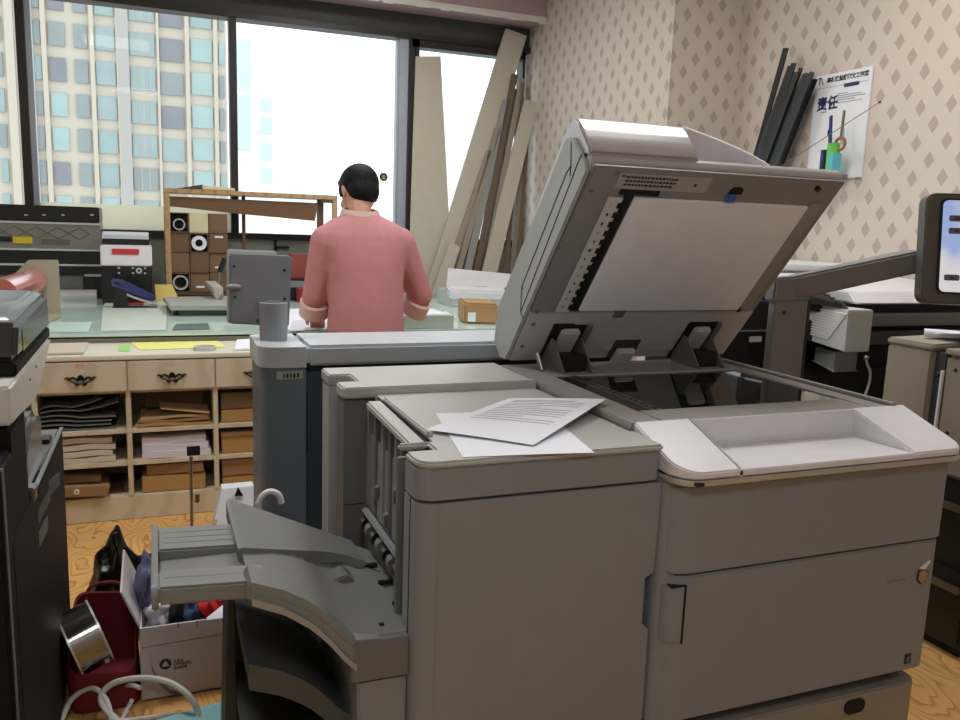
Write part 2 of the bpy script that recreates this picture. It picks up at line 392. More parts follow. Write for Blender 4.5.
def far_tower(lab, px0, px1, ytop, Y, wins, wm):
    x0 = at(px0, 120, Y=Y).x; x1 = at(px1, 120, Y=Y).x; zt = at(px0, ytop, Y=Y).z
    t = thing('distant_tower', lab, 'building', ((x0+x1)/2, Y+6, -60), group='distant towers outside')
    part('wall', MB().box(x0, x1, Y, Y+14, -60, zt), HAZE_WALL, t)
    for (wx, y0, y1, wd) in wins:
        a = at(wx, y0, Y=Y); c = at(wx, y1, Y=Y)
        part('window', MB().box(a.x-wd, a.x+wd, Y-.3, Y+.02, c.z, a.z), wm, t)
far_tower('whitish tower with stacked blue windows at left of the middle window', 238, 272, 20, 150, [(242, 40, 90, 1.4), (242, 95, 150, 1.4), (266, 98, 112, 1), (266, 118, 134, 1.1), (266, 143, 160, 1.1), (266, 168, 183, 1.1)], mat('far_glass_hazed_blue', (206, 220, 228), .4, var=.05, scale=.3))  # window blue whitened, haze put into the colour here too
far_tower('very pale far tower just left of the person seen over the shelf', 290, 312, 162, 260, [(298, 170, 205, 2.2)], HAZE_GLASS)
far_tower('faint pale aqua tower close to the left of the dark haired head', 318, 334, 148, 300, [(327, 150, 205, 2.4)], HAZE_GLASS)
far_tower('pale beige tower low in the right window between the leaning boards', 463, 520, 104, 130, [(470, 130, 150, 1.2), (470, 160, 180, 1.2)], HAZE_GLASS)
struct('ground_outside', MB().box(-400, 500, 20, 700, -62, -60), mat('city_ground', (190, 192, 190), .9, scale=.01))

# ------------------------------------------------------------------ light
wd = bpy.data.worlds.new('overcast_sky'); S.world = wd; wd.use_nodes = True
wd.node_tree.nodes['Background'].inputs['Color'].default_value = (.93, .97, 1.0, 1)
wd.node_tree.nodes['Background'].inputs['Strength'].default_value = 2.0
def area(name, loc, sx, sy, watts, color, rot=(0, 0, 0), portal=False):
    l = bpy.data.lights.new(name, 'AREA'); l.shape = 'RECTANGLE'; l.size = sx; l.size_y = sy; l.energy = watts; l.color = color
    o = bpy.data.objects.new(name, l); COL.objects.link(o); o.location = loc; o.rotation_euler = rot
    if portal: l.cycles.is_portal = True
    return o
area('window_portal', (.05, YB+.12, 1.88), 5.3, 1.45, 1, (1, 1, 1), (-PI/2, 0, 0), True)
for k, (x, y, w) in enumerate(((1.95, 2.35, 30), (-.3, 2.7, 26), (1.2, 4.5, 24), (-.2, -.8, 23))):  # the last one is an unseen lamp added as cool fill on the fronts
    lf = thing('ceiling_light', ['white ceiling light panel over the open copier lid', 'white ceiling light panel over the drawer cabinet', 'white ceiling light panel over the person at the table', 'added fill light panel on the ceiling behind the camera'][k], 'lamp', (x, y, HC-.05))
    part('housing', MB().box(x-.32, x+.32, y-.32, y+.32, HC-.05, HC-.001, .004), WHITEP, lf)
    area('ceiling_lamp', (x, y, HC-.055), .6, .6, w, (1, .985, .955) if k < 3 else (.90, .95, 1))
S.view_settings.view_transform = 'Standard'; S.view_settings.look = 'None'; S.view_settings.exposure = 0; S.view_settings.gamma = 1
S.view_settings.use_curve_mapping = False
try: S.cycles.use_denoising = True
except Exception: pass
S.cycles.max_bounces = 10
S.cycles.transparent_max_bounces = 16
# ------------------------------------------------------------------ main copier (scanner lid standing open)
cp = thing('photocopier', 'large grey photocopier with its scanner lid standing wide open', 'photocopier', (1.25, 1.6, 0))
Yf = 1.27
body = MB()
body.prism(rr(.915, 1.662, Yf+.02, 2.10, (.03, .03, .01, .01)), 'z', .295, .826)
part('body', body, GREYF, cp)
# upper front cover and lower door with rounded front corners
def cover(z0, z1, y0, r=.06): return MB().prism(rr(.917, 1.675, y0, 1.70, (r, r*.5, 0, 0), 8), 'z', z0, z1, .006)
part('upper_front_cover', cover(.624, .806, Yf), GREYF, cp)
dr = part('front_door', cover(.300, .618, Yf+.004), GREYF, cp)
# recessed grip plate at the left end of the door
part('grip_plate', MB().prism(rr(.924, .966, Yf+.002, Yf+.06, (.034, 0, 0, 0), 6), 'z', .478, .598, .002), GREYF, dr)
part('grip_gap', MB().box(.966, .9695, Yf+.0015, Yf+.05, .475, .601).box(.935, .967, Yf+.003, Yf+.05, .598, .601), GAP, dr)
# emblem: small rosy gold cube mark with a white tick, and two faint lines of lettering
e = Vector((1.622, Yf+.003, .536))
part('emblem', MB().prism([(e.x-.012, e.z+.010), (e.x+.004, e.z+.014), (e.x+.014, e.z+.004), (e.x+.012, e.z-.012), (e.x-.002, e.z-.018), (e.x-.013, e.z-.008)], 'y', Yf-.0005, Yf+.004), mat('rosy_gold', (172, 146, 126), .35, metal=.4), dr)
part('emblem_outline', MB().prism([(e.x-.014, e.z+.014), (e.x+.005, e.z+.018), (e.x+.018, e.z+.005), (e.x+.015, e.z-.015), (e.x-.003, e.z-.022), (e.x-.016, e.z-.010)], 'y', Yf+.001, Yf+.005), mat('emblem_brown', (60, 44, 38), .5), dr)
part('emblem_tick', MB().prism([(e.x-.010, e.z+.017), (e.x+.018, e.z+.034), (e.x+.004, e.z+.016)], 'y', Yf-.001, Yf+.004), PAPER, dr)
text('lettering', 'multifunction', .0105, (e.x-.105, Yf+.0030, e.z-.006), (1, 0, 0), (0, 0, 1), INKL, dr)
part('rating_mark', MB().box(1.602, 1.620, Yf+.002, Yf+.0055, .318, .342), INK, dr)
text('mark_letters', 'E', .018, (1.6055, Yf+.0010, .3225), (1, 0, 0), (0, 0, 1), GREYF, dr)
# recessed plinth and paper drawer under the door
part('recess', MB().box(.93, 1.65, Yf+.05, 2.08, .262, .30), mat('recess_shade_brown', (84, 74, 64), .7), cp)  # shade below the door put into the brown of the recess
low = part('paper_drawer', MB().prism(rr(.915, 1.668, Yf+.012, 2.08, (.03, .03, 0, 0)), 'z', .06, .262, .005), mat('drawer_grey', (146, 140, 132), .5), cp)
part('drawer_grip', MB().prism(rr(1.44, 1.50, .215, .25, .016), 'y', Yf+.008, Yf+.03), GAP, low)
for sx in (.97, 1.61):
    for sy in (1.36, 2.02): part('caster', MB().cyl((sx-.015, sy, .032), (sx+.015, sy, .032), .0315), BLACK, cp)
# chrome line and sloping white tray
YT0, YT1, ZT0, ZT1 = 1.245, 1.425, .842, .903
TA, TB = .918, 1.674
def trayz(y): return ZT0+(ZT1-ZT0)*(y-YT0)/(YT1-YT0)
o = rr(TA, TB, YT0, YT1, (.055, .035, 0, 0), 8)
part('chrome_trim', MB().prism(rr(TA-.003, TB+.002, YT0-.003, YT1, (.058, .037, 0, 0), 8), 'z', .814, .826, .003), CHROME, cp)
wt = MB()
def wedge(poly, z0=.828):
    n = len(poly); V = [(x, y, z0) for x, y in poly]+[(x, y, trayz(y)) for x, y in poly]
    Fc = [tuple(range(n))[::-1], tuple(range(n, 2*n))]+[(i, (i+1) % n, n+(i+1) % n, n+i) for i in range(n)]
    wt.solid(V, Fc, .003)
lo = [p for p in o if p[0] < 1.2]; ro = [p for p in o if p[0] >= 1.2]
wedge([p for p in lo if p[1] < 1.35] + [(1.055, YT0), (1.055, YT1), (TA, YT1)])
wedge([(1.520, YT0), *ro, (1.510, YT1)])
wt.hexa([(1.054, YT0, .828), (1.06, YT0, .828), (1.128, YT1, .828), (1.054, YT1, .828), (1.054, YT0, .842), (1.06, YT0, .842), (1.128, YT1, .845), (1.054, YT1, .902)])
wt.box(1.05, 1.524, YT0, YT0+.012, .828, .8415, .002)
wt.box(1.05, 1.524, YT0+.005, YT1, .828, .8395)
wt.box(1.05, 1.515, YT1-.010, YT1, .83, .900, .002)
part('white_tray', wt, WHITEP, cp)
part('tray_line', MB().hexa([(1.0535, YT0+.004, .832), (1.0555, YT0+.004, .832), (1.0555, YT1, .892), (1.0535, YT1, .892), (1.0535, YT0+.004, trayz(YT0+.004)+.0004), (1.0555, YT0+.004, trayz(YT0+.004)+.0004), (1.0555, YT1, trayz(YT1)+.0004), (1.0535, YT1, trayz(YT1)+.0004)]), INKL, cp)
part('sensor_window', MB().prism(rr(.948, .968, .8165, .8235, .003), 'y', YT0-.005, YT0+.02), BLACK, cp)
# scanner deck and glass
dk = MB()
dk.prism(rr(.91, 1.65, 1.42, 2.13, .012), 'z', .842, .886, .004)
for (x0, x1, y0, y1) in ((.91, .99, 1.42, 2.13), (1.575, 1.65, 1.42, 2.13), (.99, 1.575, 1.42, 1.525), (.99, 1.575, 1.93, 2.13)):
    dk.box(x0, x1, y0, y1, .884, .9, .003)
dk.box(1.632, 1.652, 1.42, 2.13, .90, .908, .003)
part('scanner_deck', dk, mat('deck_grey', (150, 147, 144), .5), cp)
part('scan_glass', MB().box(1.058, 1.573, 1.527, 1.928, .892, .8975), mat('dark_glass', (22, 24, 25), .03, spec=.8), cp)
part('scan_strip', MB().box(.992, 1.028, 1.527, 1.928, .89, .899), mat('strip_glass', (40, 41, 42), .12), cp)
ss = MB().box(1.029, 1.056, 1.527, 1.928, .89, .8995)
part('scan_strip_frame', ss, STEEL, cp)
rs = random.Random(2); bits = MB()
for k in range(16):
    y = 1.535+k*.0245; bits.box(1.034+rs.uniform(0, .004), 1.044+rs.uniform(0, .008), y, y+.012, .8995, .9005)
part('strip_marks', bits, BLACK, cp)
part('glass_back_edge', MB().box(1.058, 1.573, 1.93, 1.936, .899, .9012), LGREY, cp)
for x, y in ((1.08, 1.97), (1.16, 2.03), (1.55, 1.965)): part('deck_screw', MB().cyl((x, y, .9), (x, y, .9025), .005, n=12), STEEL, cp)

# ---- lid: u runs from the hinge to the free edge, n is the outward normal
def L(x, u, n=0): return Vector((x, 2.115-.636*u+.771*n, .919+.771*u+.636*n))
LM = Matrix(((1, 0, 0, 0), (0, -.636, .771, 2.115), (0, .771, .636, .919), (0, 0, 0, 1)))
XA, XB = .932, 1.682
lid = MB()
lid.prism([(-.005, .004), (.655, .004), (.672, .008), (.681, .02), (.681, .038), (.672, .052), (.655, .058), (-.005, .058), (-.02, .03)], 'x', XA, XB, .003, M=None)
def lidmap(mb):
    mb.v = [tuple(L(*v)) for v in mb.v]; return mb
# raised feeder housing at the left, with rounded free end
lid.prism([(.0, .03), (.686, .03), (.694, .045), (.700, .09), (.704, .132), (.696, .158), (.66, .168), (.05, .165), (-.03, .10), (-.02, .05)], 'x', XA, 1.235, .006)
lb = part('lid', lidmap(lid), SILV, cp)
cvx = MB(); rings = []
for k in range(9):
    t = k/8; x = 1.237+.29*t; h = .164-.030*t**2-.04*t**7; ue = .706-.064*t
    rings.append([(x, .03, .055), (x, .03, h-.01), (x, .05, h), (x, ue-.035, h), (x, ue-.012, h-.006), (x, ue, h-.022), (x, ue, h-.03), (x, ue-.05, h-.034), (x, ue-.05, .055)])
cvx.loft(rings); part('feeder_cover', lidmap(cvx), WHITEP, lb)
part('feeder_intake', lidmap(MB().box(1.236, 1.515, .50, .628, .056, .112)), mat('intake_grey', (96, 92, 88), .5), lb)
part('feed_table', lidmap(MB().box(1.30, 1.66, .06, .60, .060, .075, .004)), LGREY, lb)
# left side cheek, slightly greenish grey, with its seam
CHEEK = mat('cheek_grey_green', (170, 176, 172), .45)
ck = MB().prism([(0, .0), (.655, .0), (.668, .02), (.672, .11), (.645, .14), (.05, .14), (-.03, .095), (-.03, .03)], 'x', XA-.010, XA+.0, .003)
sd = part('side_cheek', lidmap(ck), CHEEK, lb)
gm = MB()
def strip(x, a, c, w=.0025):
    a = Vector(a); c = Vector(c); d = (c-a).normalized(); q = Vector((-d.y, d.x))*w/2
    gm.solid([(x-.0012, *(a-q)), (x-.0012, *(c-q)), (x-.0012, *(c+q)), (x-.0012, *(a+q)), (x+.002, *(a-q)), (x+.002, *(c-q)), (x+.002, *(c+q)), (x+.002, *(a+q))], [(3, 2, 1, 0), (4, 5, 6, 7), (0, 1, 5, 4), (1, 2, 6, 5), (2, 3, 7, 6), (3, 0, 4, 7)])
xs = XA-.010
for a, c in (((.668, .045), (.640, .045)), ((.640, .045), (.17, .022)), ((.62, .068), (.60, .055)), ((.62, .068), (.595, .075)), ((.595, .075), (.225, .066)), ((.225, .066), (.225, .055)), ((.17, .0), (.17, .022)), ((.17, .022), (.225, .066)), ((.62, .068), (.66, .108))):
    strip(xs, a, c)
part('seam', lidmap(gm), GAP, sd)
# underside: dark frame, hinge-end panel, white pad, strips, label
un = lidmap(MB().box(XA+.003, XB-.003, .195, .675, -.003, .006, .002)); part('underside_frame', un, UNDER, lb)
part('hinge_end_panel', lidmap(MB().box(XA+.003, XB-.003, -.004, .193, -.004, .006, .002)), UNDERL, lb)
part('white_pad', lidmap(MB().box(1.075, 1.606, .207, .595, -.013, -.003, .002)), PAD, lb)
part('pad_edge', lidmap(MB().box(1.606, 1.655, .205, .606, -.008, -.003, .002)), mat('pad_edge_grey', (150, 150, 148), .5), lb)
st = part('feed_strip', lidmap(MB().box(1.006, 1.046, .200, .592, -.010, -.003, .002)), mat('strip_white', (206, 206, 204), .45), lb)
part('feed_gap', lidmap(MB().box(1.047, 1.074, .202, .600, -.005, -.003).box(1.03, 1.14, .600, .614, -.006, -.003)), BLACKM, lb)
mk = MB(); rs = random.Random(4)
for k in range(13):
    u = .215+k*.029; mk.box(1.036, 1.052, u, u+.016, -.0125, -.009)
    mk.box(1.015+rs.uniform(0, .004), 1.018+rs.uniform(0, .006), u+.005, u+.012, -.0115, -.009)
part('strip_marks', lidmap(mk), BLACK, st)
lb2 = part('instruction_label', lidmap(MB().box(1.012, 1.268, .617, .660, -.0045, -.003)), mat('label_grey', (172, 170, 168), .5), lb)
tm = MB()
for r in range(3):
    x = 1.03
    while x < 1.165:
        w = rs.uniform(.004, .011); tm.box(x, x+w, .626+r*.011, .632+r*.011, -.0052, -.0044); x += w+.0025
tm.box(1.225, 1.232, .634, .642, -.0052, -.0044)
part('label_text', lidmap(tm), INK, lb2)
part('label_icon', lidmap(MB().box(1.016, 1.026, .650, .656, -.0052, -.0044)), mat('icon_blue', (60, 84, 150), .5), lb2)
part('blue_clip', lidmap(MB().box(1.335, 1.362, .600, .619, -.016, -.003, .003)), mat('clip_blue', (70, 110, 190), .4), lb)
part('clip_notch', lidmap(MB().prism(rr(1.338, 1.378, .618, .640, (.002, .002, .014, .014)), 'z', -.0045, -.003)), GAP, lb)
for x, u in ((1.612, .205), (1.60, .652)): part('corner_knob', lidmap(MB().cyl((x, u, -.012), (x, u, -.003), .0075, n=14)), BLACK, lb)
for x, u in ((.954, .606), (.952, .20), (.957, .15), (.953, .06), (1.0, .66)): part('screw', lidmap(MB().cyl((x, u, -.007), (x, u, -.002), .0055, n=12)), GREYD, lb)
part('left_bezel', lidmap(MB().box(.938, 1.002, .196, .672, -.0045, -.002, .001)), UNDER, lb)
part('cover_flap', lidmap(MB().hexa([(1.085, .03, -.009), (1.475, .03, -.009), (1.465, .200, -.009), (1.085, .200, -.009), (1.085, .03, -.003), (1.475, .03, -.003), (1.465, .200, -.003), (1.085, .200, -.003)], .002)), UNDERL, lb)
part('flap_notch', lidmap(MB().box(1.19, 1.225, .178, .204, -.0105, -.008)), GREYD, lb)
part('sensor_recess', lidmap(MB().box(1.245, 1.332, .005, .082, -.0112, -.008)), mat('recess_dark', (64, 62, 60), .6), lb)
part('sensor_arm', lidmap(MB().box(1.26, 1.322, -.02, .050, -.030, -.010, .004)), LGREY, lb)
# hinges: metal bracket on the deck + arm against the lid
for hx0, hx1 in ((1.035, 1.115), (1.478, 1.558)):
    h = part('hinge', MB().box(hx0, hx1, 1.985, 2.09, .9, .945, .004), BLACKM, cp)
    for hx in (hx0-.004, hx1+.004): part('hinge_bracket', MB().prism([(1.955, .9), (2.10, .9), (2.10, .955), (2.06, .99), (2.03, .985)], 'x', hx-.002, hx+.002), GREYD, h)
    part('hinge_well', lidmap(MB().box(hx0-.014, hx1+.014, -.005, .150, -.010, -.003)), GAP, h)
    part('hinge_arm', lidmap(MB().box(hx0+.012, hx1-.012, .0, .138, -.030, -.008, .005)), UNDERL, h)
    part('hinge_rail', lidmap(MB().box(hx1+.008, hx1+.024, .03, .155, -.022, -.008, .003)), GREYD, h)
part('hinge_peg', MB().cyl((.998, 2.03, .9), (.990, 2.05, .945), .008, n=12), STEEL, cp)

# ---- control panel on a post and arm, right rear of the copier
yp = 1.98
ps = thing('control_panel', 'copier touch screen on a bent grey post and arm', 'control panel', (1.82, yp, 0))
PG = mat('post_grey', (122, 122, 122), .45)
a = at(766, 375, Y=yp); c = at(801, 375, Y=yp)
part('post', MB().prism(rr(a.x+.012, c.x+.002, yp, yp+.035, .008), 'z', 0.0, 1.10, .003), PG, ps)
part('post_edge', MB().box(c.x+.003, c.x+.024, yp+.012, yp+.045, .05, 1.10, .003), BLACK, ps)
part('foot_plate', MB().box(a.x-.06, c.x+.09, yp-.03, yp+.16, 0, .02, .004), BLACK, ps)
el = MB()
t0 = at(770, 283, Y=yp); t1 = at(812, 292, Y=yp)
e0 = at(925, 250, Y=1.86); e1 = at(925, 272, Y=1.86)
zt = at(775, 278, Y=yp).z
el.hexa([(a.x-.002, yp-.003, 1.095), (c.x+.006, yp-.003, 1.095), (c.x+.006, yp+.042, 1.095), (a.x-.002, yp+.042, 1.095),
         (a.x+.004, yp-.003, zt), (c.x+.03, yp-.003, zt+.012), (c.x+.03, yp+.042, zt+.012), (a.x+.004, yp+.042, zt)], .006)
part('elbow', el, PG, ps)
ar = MB().hexa([(c.x-.05, yp-.002, 1.10), (e1.x, 1.86, e1.z), (e1.x, 1.93, e1.z), (c.x-.05, yp+.04, 1.10),
                (a.x+.05, yp-.002, zt+.001), (e0.x, 1.86, e0.z), (e0.x, 1.93, e0.z), (a.x+.05, yp+.04, zt+.001)], .007)
part('arm', ar, PG, ps)
part('screw', MB().cyl((a.x+.045, yp-.004, 1.062), (a.x+.045, yp+.01, 1.062), .006, n=12), BLACK, ps)
# panel head, turned toward the operator
p0 = at(921, 303, Y=1.80); p1 = at(927, 192, Y=1.83)
ang = math.radians(-24)
PM = Matrix.Translation((p0.x, 1.80, p0.z)) @ Matrix.Rotation(ang, 4, 'Z') @ Matrix.Rotation(math.radians(-8), 4, 'X')
hh = (p1.z-p0.z)/math.cos(math.radians(8))
hd = MB().prism(rr(0, .42, 0, hh, .03), 'y', 0, .05, .008, M=PM)
hp = part('panel_housing', hd, mat('panel_dark_grey', (92, 89, 86), .4), ps)
scm = bpy.data.materials.new('lit_touch_screen'); scm.use_nodes = True; nt = scm.node_tree; bb = nt.nodes['Principled BSDF']
tc = nt.nodes.new('ShaderNodeTexCoord'); nz = nt.nodes.new('ShaderNodeTexNoise'); nz.inputs['Scale'].default_value = 7
rp = nt.nodes.new('ShaderNodeValToRGB'); nt.links.new(tc.outputs['Object'], nz.inputs['Vector']); nt.links.new(nz.outputs['Fac'], rp.inputs['Fac'])
rp.color_ramp.elements[0].color = (.36, .50, .86, 1); rp.color_ramp.elements[0].position = .36
rp.color_ramp.elements[1].color = (.78, .78, .86, 1); rp.color_ramp.elements[1].position = .55
nt.links.new(rp.outputs['Color'], bb.inputs['Base Color']); nt.links.new(rp.outputs['Color'], bb.inputs['Emission Color'])
bb.inputs['Emission Strength'].default_value = .55; bb.inputs['Roughness'].default_value = .2
part('bezel', MB().prism(rr(.040, .41, .030, hh-.016, .02), 'y', -.004, .004, M=PM), BLACK, hp)
part('screen', MB().prism(rr(.048, .40, .036, hh-.022, .016), 'y', -.006, .002, M=PM), scm, hp)
for k, (bx, bz) in enumerate(((.066, hh-.085), (.066, hh-.122), (.060, .07))):
    bt = part('screen_button', MB().prism(rr(bx, bx+.045, bz, bz+.018, .005), 'y', -.008, -.004, M=PM), mat('button_grey', (110, 108, 116), .4), hp)
    part('button_mark', MB().box(bx+.018, bx+.028, -.009, -.007, bz+.006, bz+.011, M=PM), INK, bt)
# ------------------------------------------------------------------ finisher in front of the copier's left side
fn = thing('booklet_finisher', 'grey finisher unit beside the copier with loose papers on its flat top', 'finisher', (.65, 1.7, 0))
FX = .914
TOPG = mat('finisher_top_grey', (184, 183, 180), .42, bump=.03, bscale=400)
fb = MB()
fb.box(.460, .900, 1.405, 2.15, .05, .80); fb.box(.480, .900, 1.88, 2.15, .80, .874)
fb.box(.478, .900, 1.40, 1.88, .80, .86)
part('core', fb, GREYF, fn)
zt = .886
tp = MB()
tp.prism([(.478, 1.44), (.478, 1.89), (.902, 1.89), (.906, 1.418), (.9145, 1.416), (.9145, 1.3045), (.446, 1.3045), (.430, 1.309), (.418, 1.321), (.4125, 1.339), (.4125, 1.385), (.470, 1.385), (.470, 1.430), (.413, 1.430), (.413, 1.443)], 'z', .8725, zt, .005)
part('top_cover', tp, TOPG, fn)
rear = MB()
rear.prism([(.404, 1.885), (.905, 1.885), (.905, 2.155), (.404, 2.155), (.404, 2.055), (.458, 2.055), (.458, 1.962), (.404, 1.962)], 'z', .874, .903, .004)
part('rear_top_unit', rear, TOPG, fn)
part('rear_ridge', MB().box(.406, .905, 1.868, 1.892, .880, .906, .003), TOPG, fn)
cl = MB().box(.408, .478, 1.884, 1.960, .055, .873, .003)
part('rear_column', cl, GREYD, fn)
part('back_corner_post', MB().box(.406, .47, 2.057, 2.150, .055, .873, .004), TOPG, fn)
part('slot_shadow', MB().box(.455, .463, 1.958, 2.060, .3, .873), GAP, fn)
part('column_seam', MB().box(.4085, .47, 1.8825, 1.885, .612, .614), GAP, fn)
# front block
def front(z0, z1, notch=False, b=.006):
    P = rr(.413, FX, 1.305, 1.385, (.035, .02, 0, 0), 7)
    return MB().prism(P, 'z', z0, z1, b)
part('front_upper_panel', front(.814, .872, b=.002), GREYF, fn)
fd = MB()
# door with a hand notch in its right edge
fd.prism([(.452, .06), (FX-.004, .06), (FX-.006, .500), (FX-.022, .515), (FX-.022, .612), (FX-.004, .622), (FX-.001, .68), (FX, .809), (.452, .809)], 'y', 1.305, 1.36)
cr = rr(.413, .4525, 1.305, 1.385, (.035, 0, 0, 0), 7)
fd.prism(cr, 'z', .06, .809)
part('front_door', fd, GREYF, fn)
part('door_side_seam', MB().box(.4120, .414, 1.345, 1.348, .06, .81), GAP, fn)
part('notch_back', MB().box(.60, FX-.012, 1.34, 1.40, .06, .76), GAP, fn)
part('front_inner', MB().box(.42, .60, 1.33, 1.385, .06, .76), GREYF, fn)
part('slot_post', MB().box(.413, .47, 1.430, 1.443, .45, .86, .002), GREYD, fn)
part('slot_back', MB().box(.466, .472, 1.384, 1.432, .45, .88), GAP, fn)
# slatted paper exit door
sdr = part('slatted_door', MB().box(.470, .479, 1.442, 1.882, .62, .868), GREYD, fn)
part('door_cap', MB().hexa([(.438, 1.448, .866), (.474, 1.448, .866), (.474, 1.79, .872), (.438, 1.79, .872), (.438, 1.448, .882), (.474, 1.448, .882), (.474, 1.79, .890), (.438, 1.79, .890)], .004), TOPG, sdr)
part('lip_bar', MB().box(.480, .494, 1.47, 1.80, .884, .896, .003), TOPG, sdr)
part('groove', MB().box(.476, .480, 1.45, 1.84, .883, .8865), GAP, sdr)
for k, y in enumerate((1.505, 1.555, 1.60, 1.65, 1.71, 1.775, 1.84)):
    part('slat', MB().prism([(y-.013, .625), (y+.011, .625), (y+.011, .862), (y-.013, .862)], 'x', .455, .472, .003), GREYD if k % 2 else GREYF, sdr)
for y, z in ((1.475, .70), (1.58, .735), (1.475, .655), (1.655, .655), (1.74, .69)):
    part('slat_clip', MB().hexa([(.446, y-.008, z-.02), (.458, y-.008, z-.02), (.458, y+.006, z-.012), (.446, y+.006, z-.012), (.446, y-.006, z+.012), (.458, y-.006, z+.016), (.458, y+.006, z+.018), (.446, y+.006, z+.012)], .002), STEEL, sdr)
part('exit_frame', MB().box(.462, .478, 1.442, 1.884, .545, .625, .003), GREYD, fn)
part('exit_mouth', MB().box(.455, .463, 1.45, 1.84, .55, .612), BLACKM, fn)
part('exit_rail', MB().box(.440, .456, 1.46, 1.83, .612, .622, .003), GREYF, fn)
for k in range(8):
    y = 1.475+k*.047
    rl = part('exit_roller', MB().cyl((.448, y-.011, .590), (.448, y+.011, .590), .017, n=16), WHITEP if k == 0 else (GREYD, BLACK)[k % 2], fn)
    part('roller_hub', MB().cyl((.448, y-.016, .590), (.448, y+.016, .590), .007, n=10), GREYD, rl)
# trays to the left
PR = [(.448, .556), (.41, .552), (.36, .552), (.315, .556), (.292, .578), (.27, .605), (.25, .626), (.23, .643), (.19, .668), (.135, .690)]
def lofty(rows, b=0):      # rows of (x, y0, y1, z_low0, z_low1, z_top0, z_top1)
    mb = MB(); mb.loft([[(x, y0, a0), (x, y1, a1), (x, y1, t1), (x, y0, t0)] for x, y0, y1, a0, a1, t0, t1 in rows]); return mb
ZB = lambda x: .690-.47*(x-.13)
def lift(x): return max(0, min(1, (.36-x)/.2))
tray = part('upper_tray', lofty([(x, 1.352, 1.79, z-.024, ZB(x)-.030, z-.010*lift(x), ZB(x)-.010) for x, z in PR]), GREYT, fn)
part('back_panel', lofty([(x, 1.655-.165*max(0, min(1, (.345-x)/.215)), 1.80, ZB(x)-.016-.03*lift(x), ZB(x)-.022-.03*lift(x), ZB(x)+.003, ZB(x)-.004) for x, z in PR[1:]]+[(.128, 1.505, 1.785, .650, .646, .684, .680)]), GREYT, tray)
part('front_panel', lofty([(x, 1.338, 1.352+.055*lift(x)+.002, z-.030, z-.030, z+.001, z+.004*lift(x)) for x, z in PR[2:]]+[(.128, 1.345, 1.40, .658, .658, .676, .684)]), GREYT, tray)
part('front_skirt', lofty([(x, 1.336, 1.350, z-.026-.024*(1-lift(x)), z-.026-.024*(1-lift(x)), z-.018, z-.018) for x, z in PR[3:]]), GREYT, tray)
part('front_lip', lofty([(x, 1.330, 1.352, z-.038-.024*(1-lift(x)), z-.038-.024*(1-lift(x)), z-.025-.024*(1-lift(x)), z-.025-.024*(1-lift(x))) for x, z in PR[3:]]), mat('lip_grey', (158, 156, 150), .4), tray)
part('paper_stopper', MB().prism([(.318, .553), (.362, .553), (.366, .562), (.346, .578), (.320, .570)], 'y', 1.565, 1.62, .003), GREYD, tray)
part('stopper_hole', MB().prism([(.316, .550), (.366, .550), (.366, .5565), (.316, .5575)], 'y', 1.622, 1.652), GAP, tray)
for (x, y, w, l) in ((.405, 1.655, .03, .009), (.415, 1.565, .03, .007), (.418, 1.465, .03, .007), (.370, 1.385, .009, .008)):
    part('tray_slot', MB().box(x, x+w, y, y+l, .545, .5545), GAP, tray)
part('tray_mount', MB().prism(rr(.305, .412, 1.334, 1.45, (.012, 0, 0, 0)), 'z', .475, .551, .005), GREYD, fn)
part('lower_column', MB().hexa([(.335, 1.342, .0), (.412, 1.342, .0), (.412, 1.80, .0), (.335, 1.80, .0), (.318, 1.342, .473), (.412, 1.342, .473), (.412, 1.80, .473), (.318, 1.80, .473)], .004), GREYF, fn)
ex = part('tray_extension', MB().box(-.010, .16, 1.42, 1.57, .648, .660, .003), GREYT, fn)
for y0, y1, zl_, zn, nm, gs in ((1.362, 1.436, .690, .680, 'front_bar', (1.402,)), (1.552, 1.672, .680, .672, 'back_bar', (1.585, 1.612, 1.64))):
    br = part(nm, MB().hexa([(-.012, y0, zl_-.032), (.165, y0, zn-.032), (.165, y1, zn-.032), (-.012, y1, zl_-.032), (-.012, y0, zl_), (.165, y0, zn), (.165, y1, zn), (-.012, y1, zl_)], .004), GREYT, ex)
    for y in gs:
        part('rib_groove', MB().hexa([(-.002, y-.002, zn-.01), (.125, y-.002, zn-.01), (.125, y+.002, zn-.01), (-.002, y+.002, zn-.01), (-.002, y-.002, zl_-.0002), (.125, y-.002, zn+.0024), (.125, y+.002, zn+.0024), (-.002, y+.002, zl_-.0002)]), GREYD, br)
part('end_wall', MB().prism(rr(1.36, 1.685, .645, .690, .02), 'x', -.022, -.011, .004), GREYT, ex)
# lower tray, set down in the dark
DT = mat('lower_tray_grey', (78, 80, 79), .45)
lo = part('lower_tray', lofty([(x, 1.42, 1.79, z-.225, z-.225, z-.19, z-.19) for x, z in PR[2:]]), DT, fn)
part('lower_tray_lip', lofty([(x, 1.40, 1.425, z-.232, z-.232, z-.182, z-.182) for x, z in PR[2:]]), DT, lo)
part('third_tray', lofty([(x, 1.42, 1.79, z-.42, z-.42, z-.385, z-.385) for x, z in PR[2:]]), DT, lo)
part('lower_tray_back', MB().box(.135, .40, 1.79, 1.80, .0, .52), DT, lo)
part('tray_side_plate', MB().hexa([(.105, 1.70, .0), (.135, 1.70, .0), (.135, 1.80, .0), (.105, 1.80, .0), (.124, 1.66, .62), (.134, 1.66, .62), (.134, 1.79, .62), (.124, 1.79, .62)], .002), mat('side_plate_dark', (52, 53, 53), .5), lo)

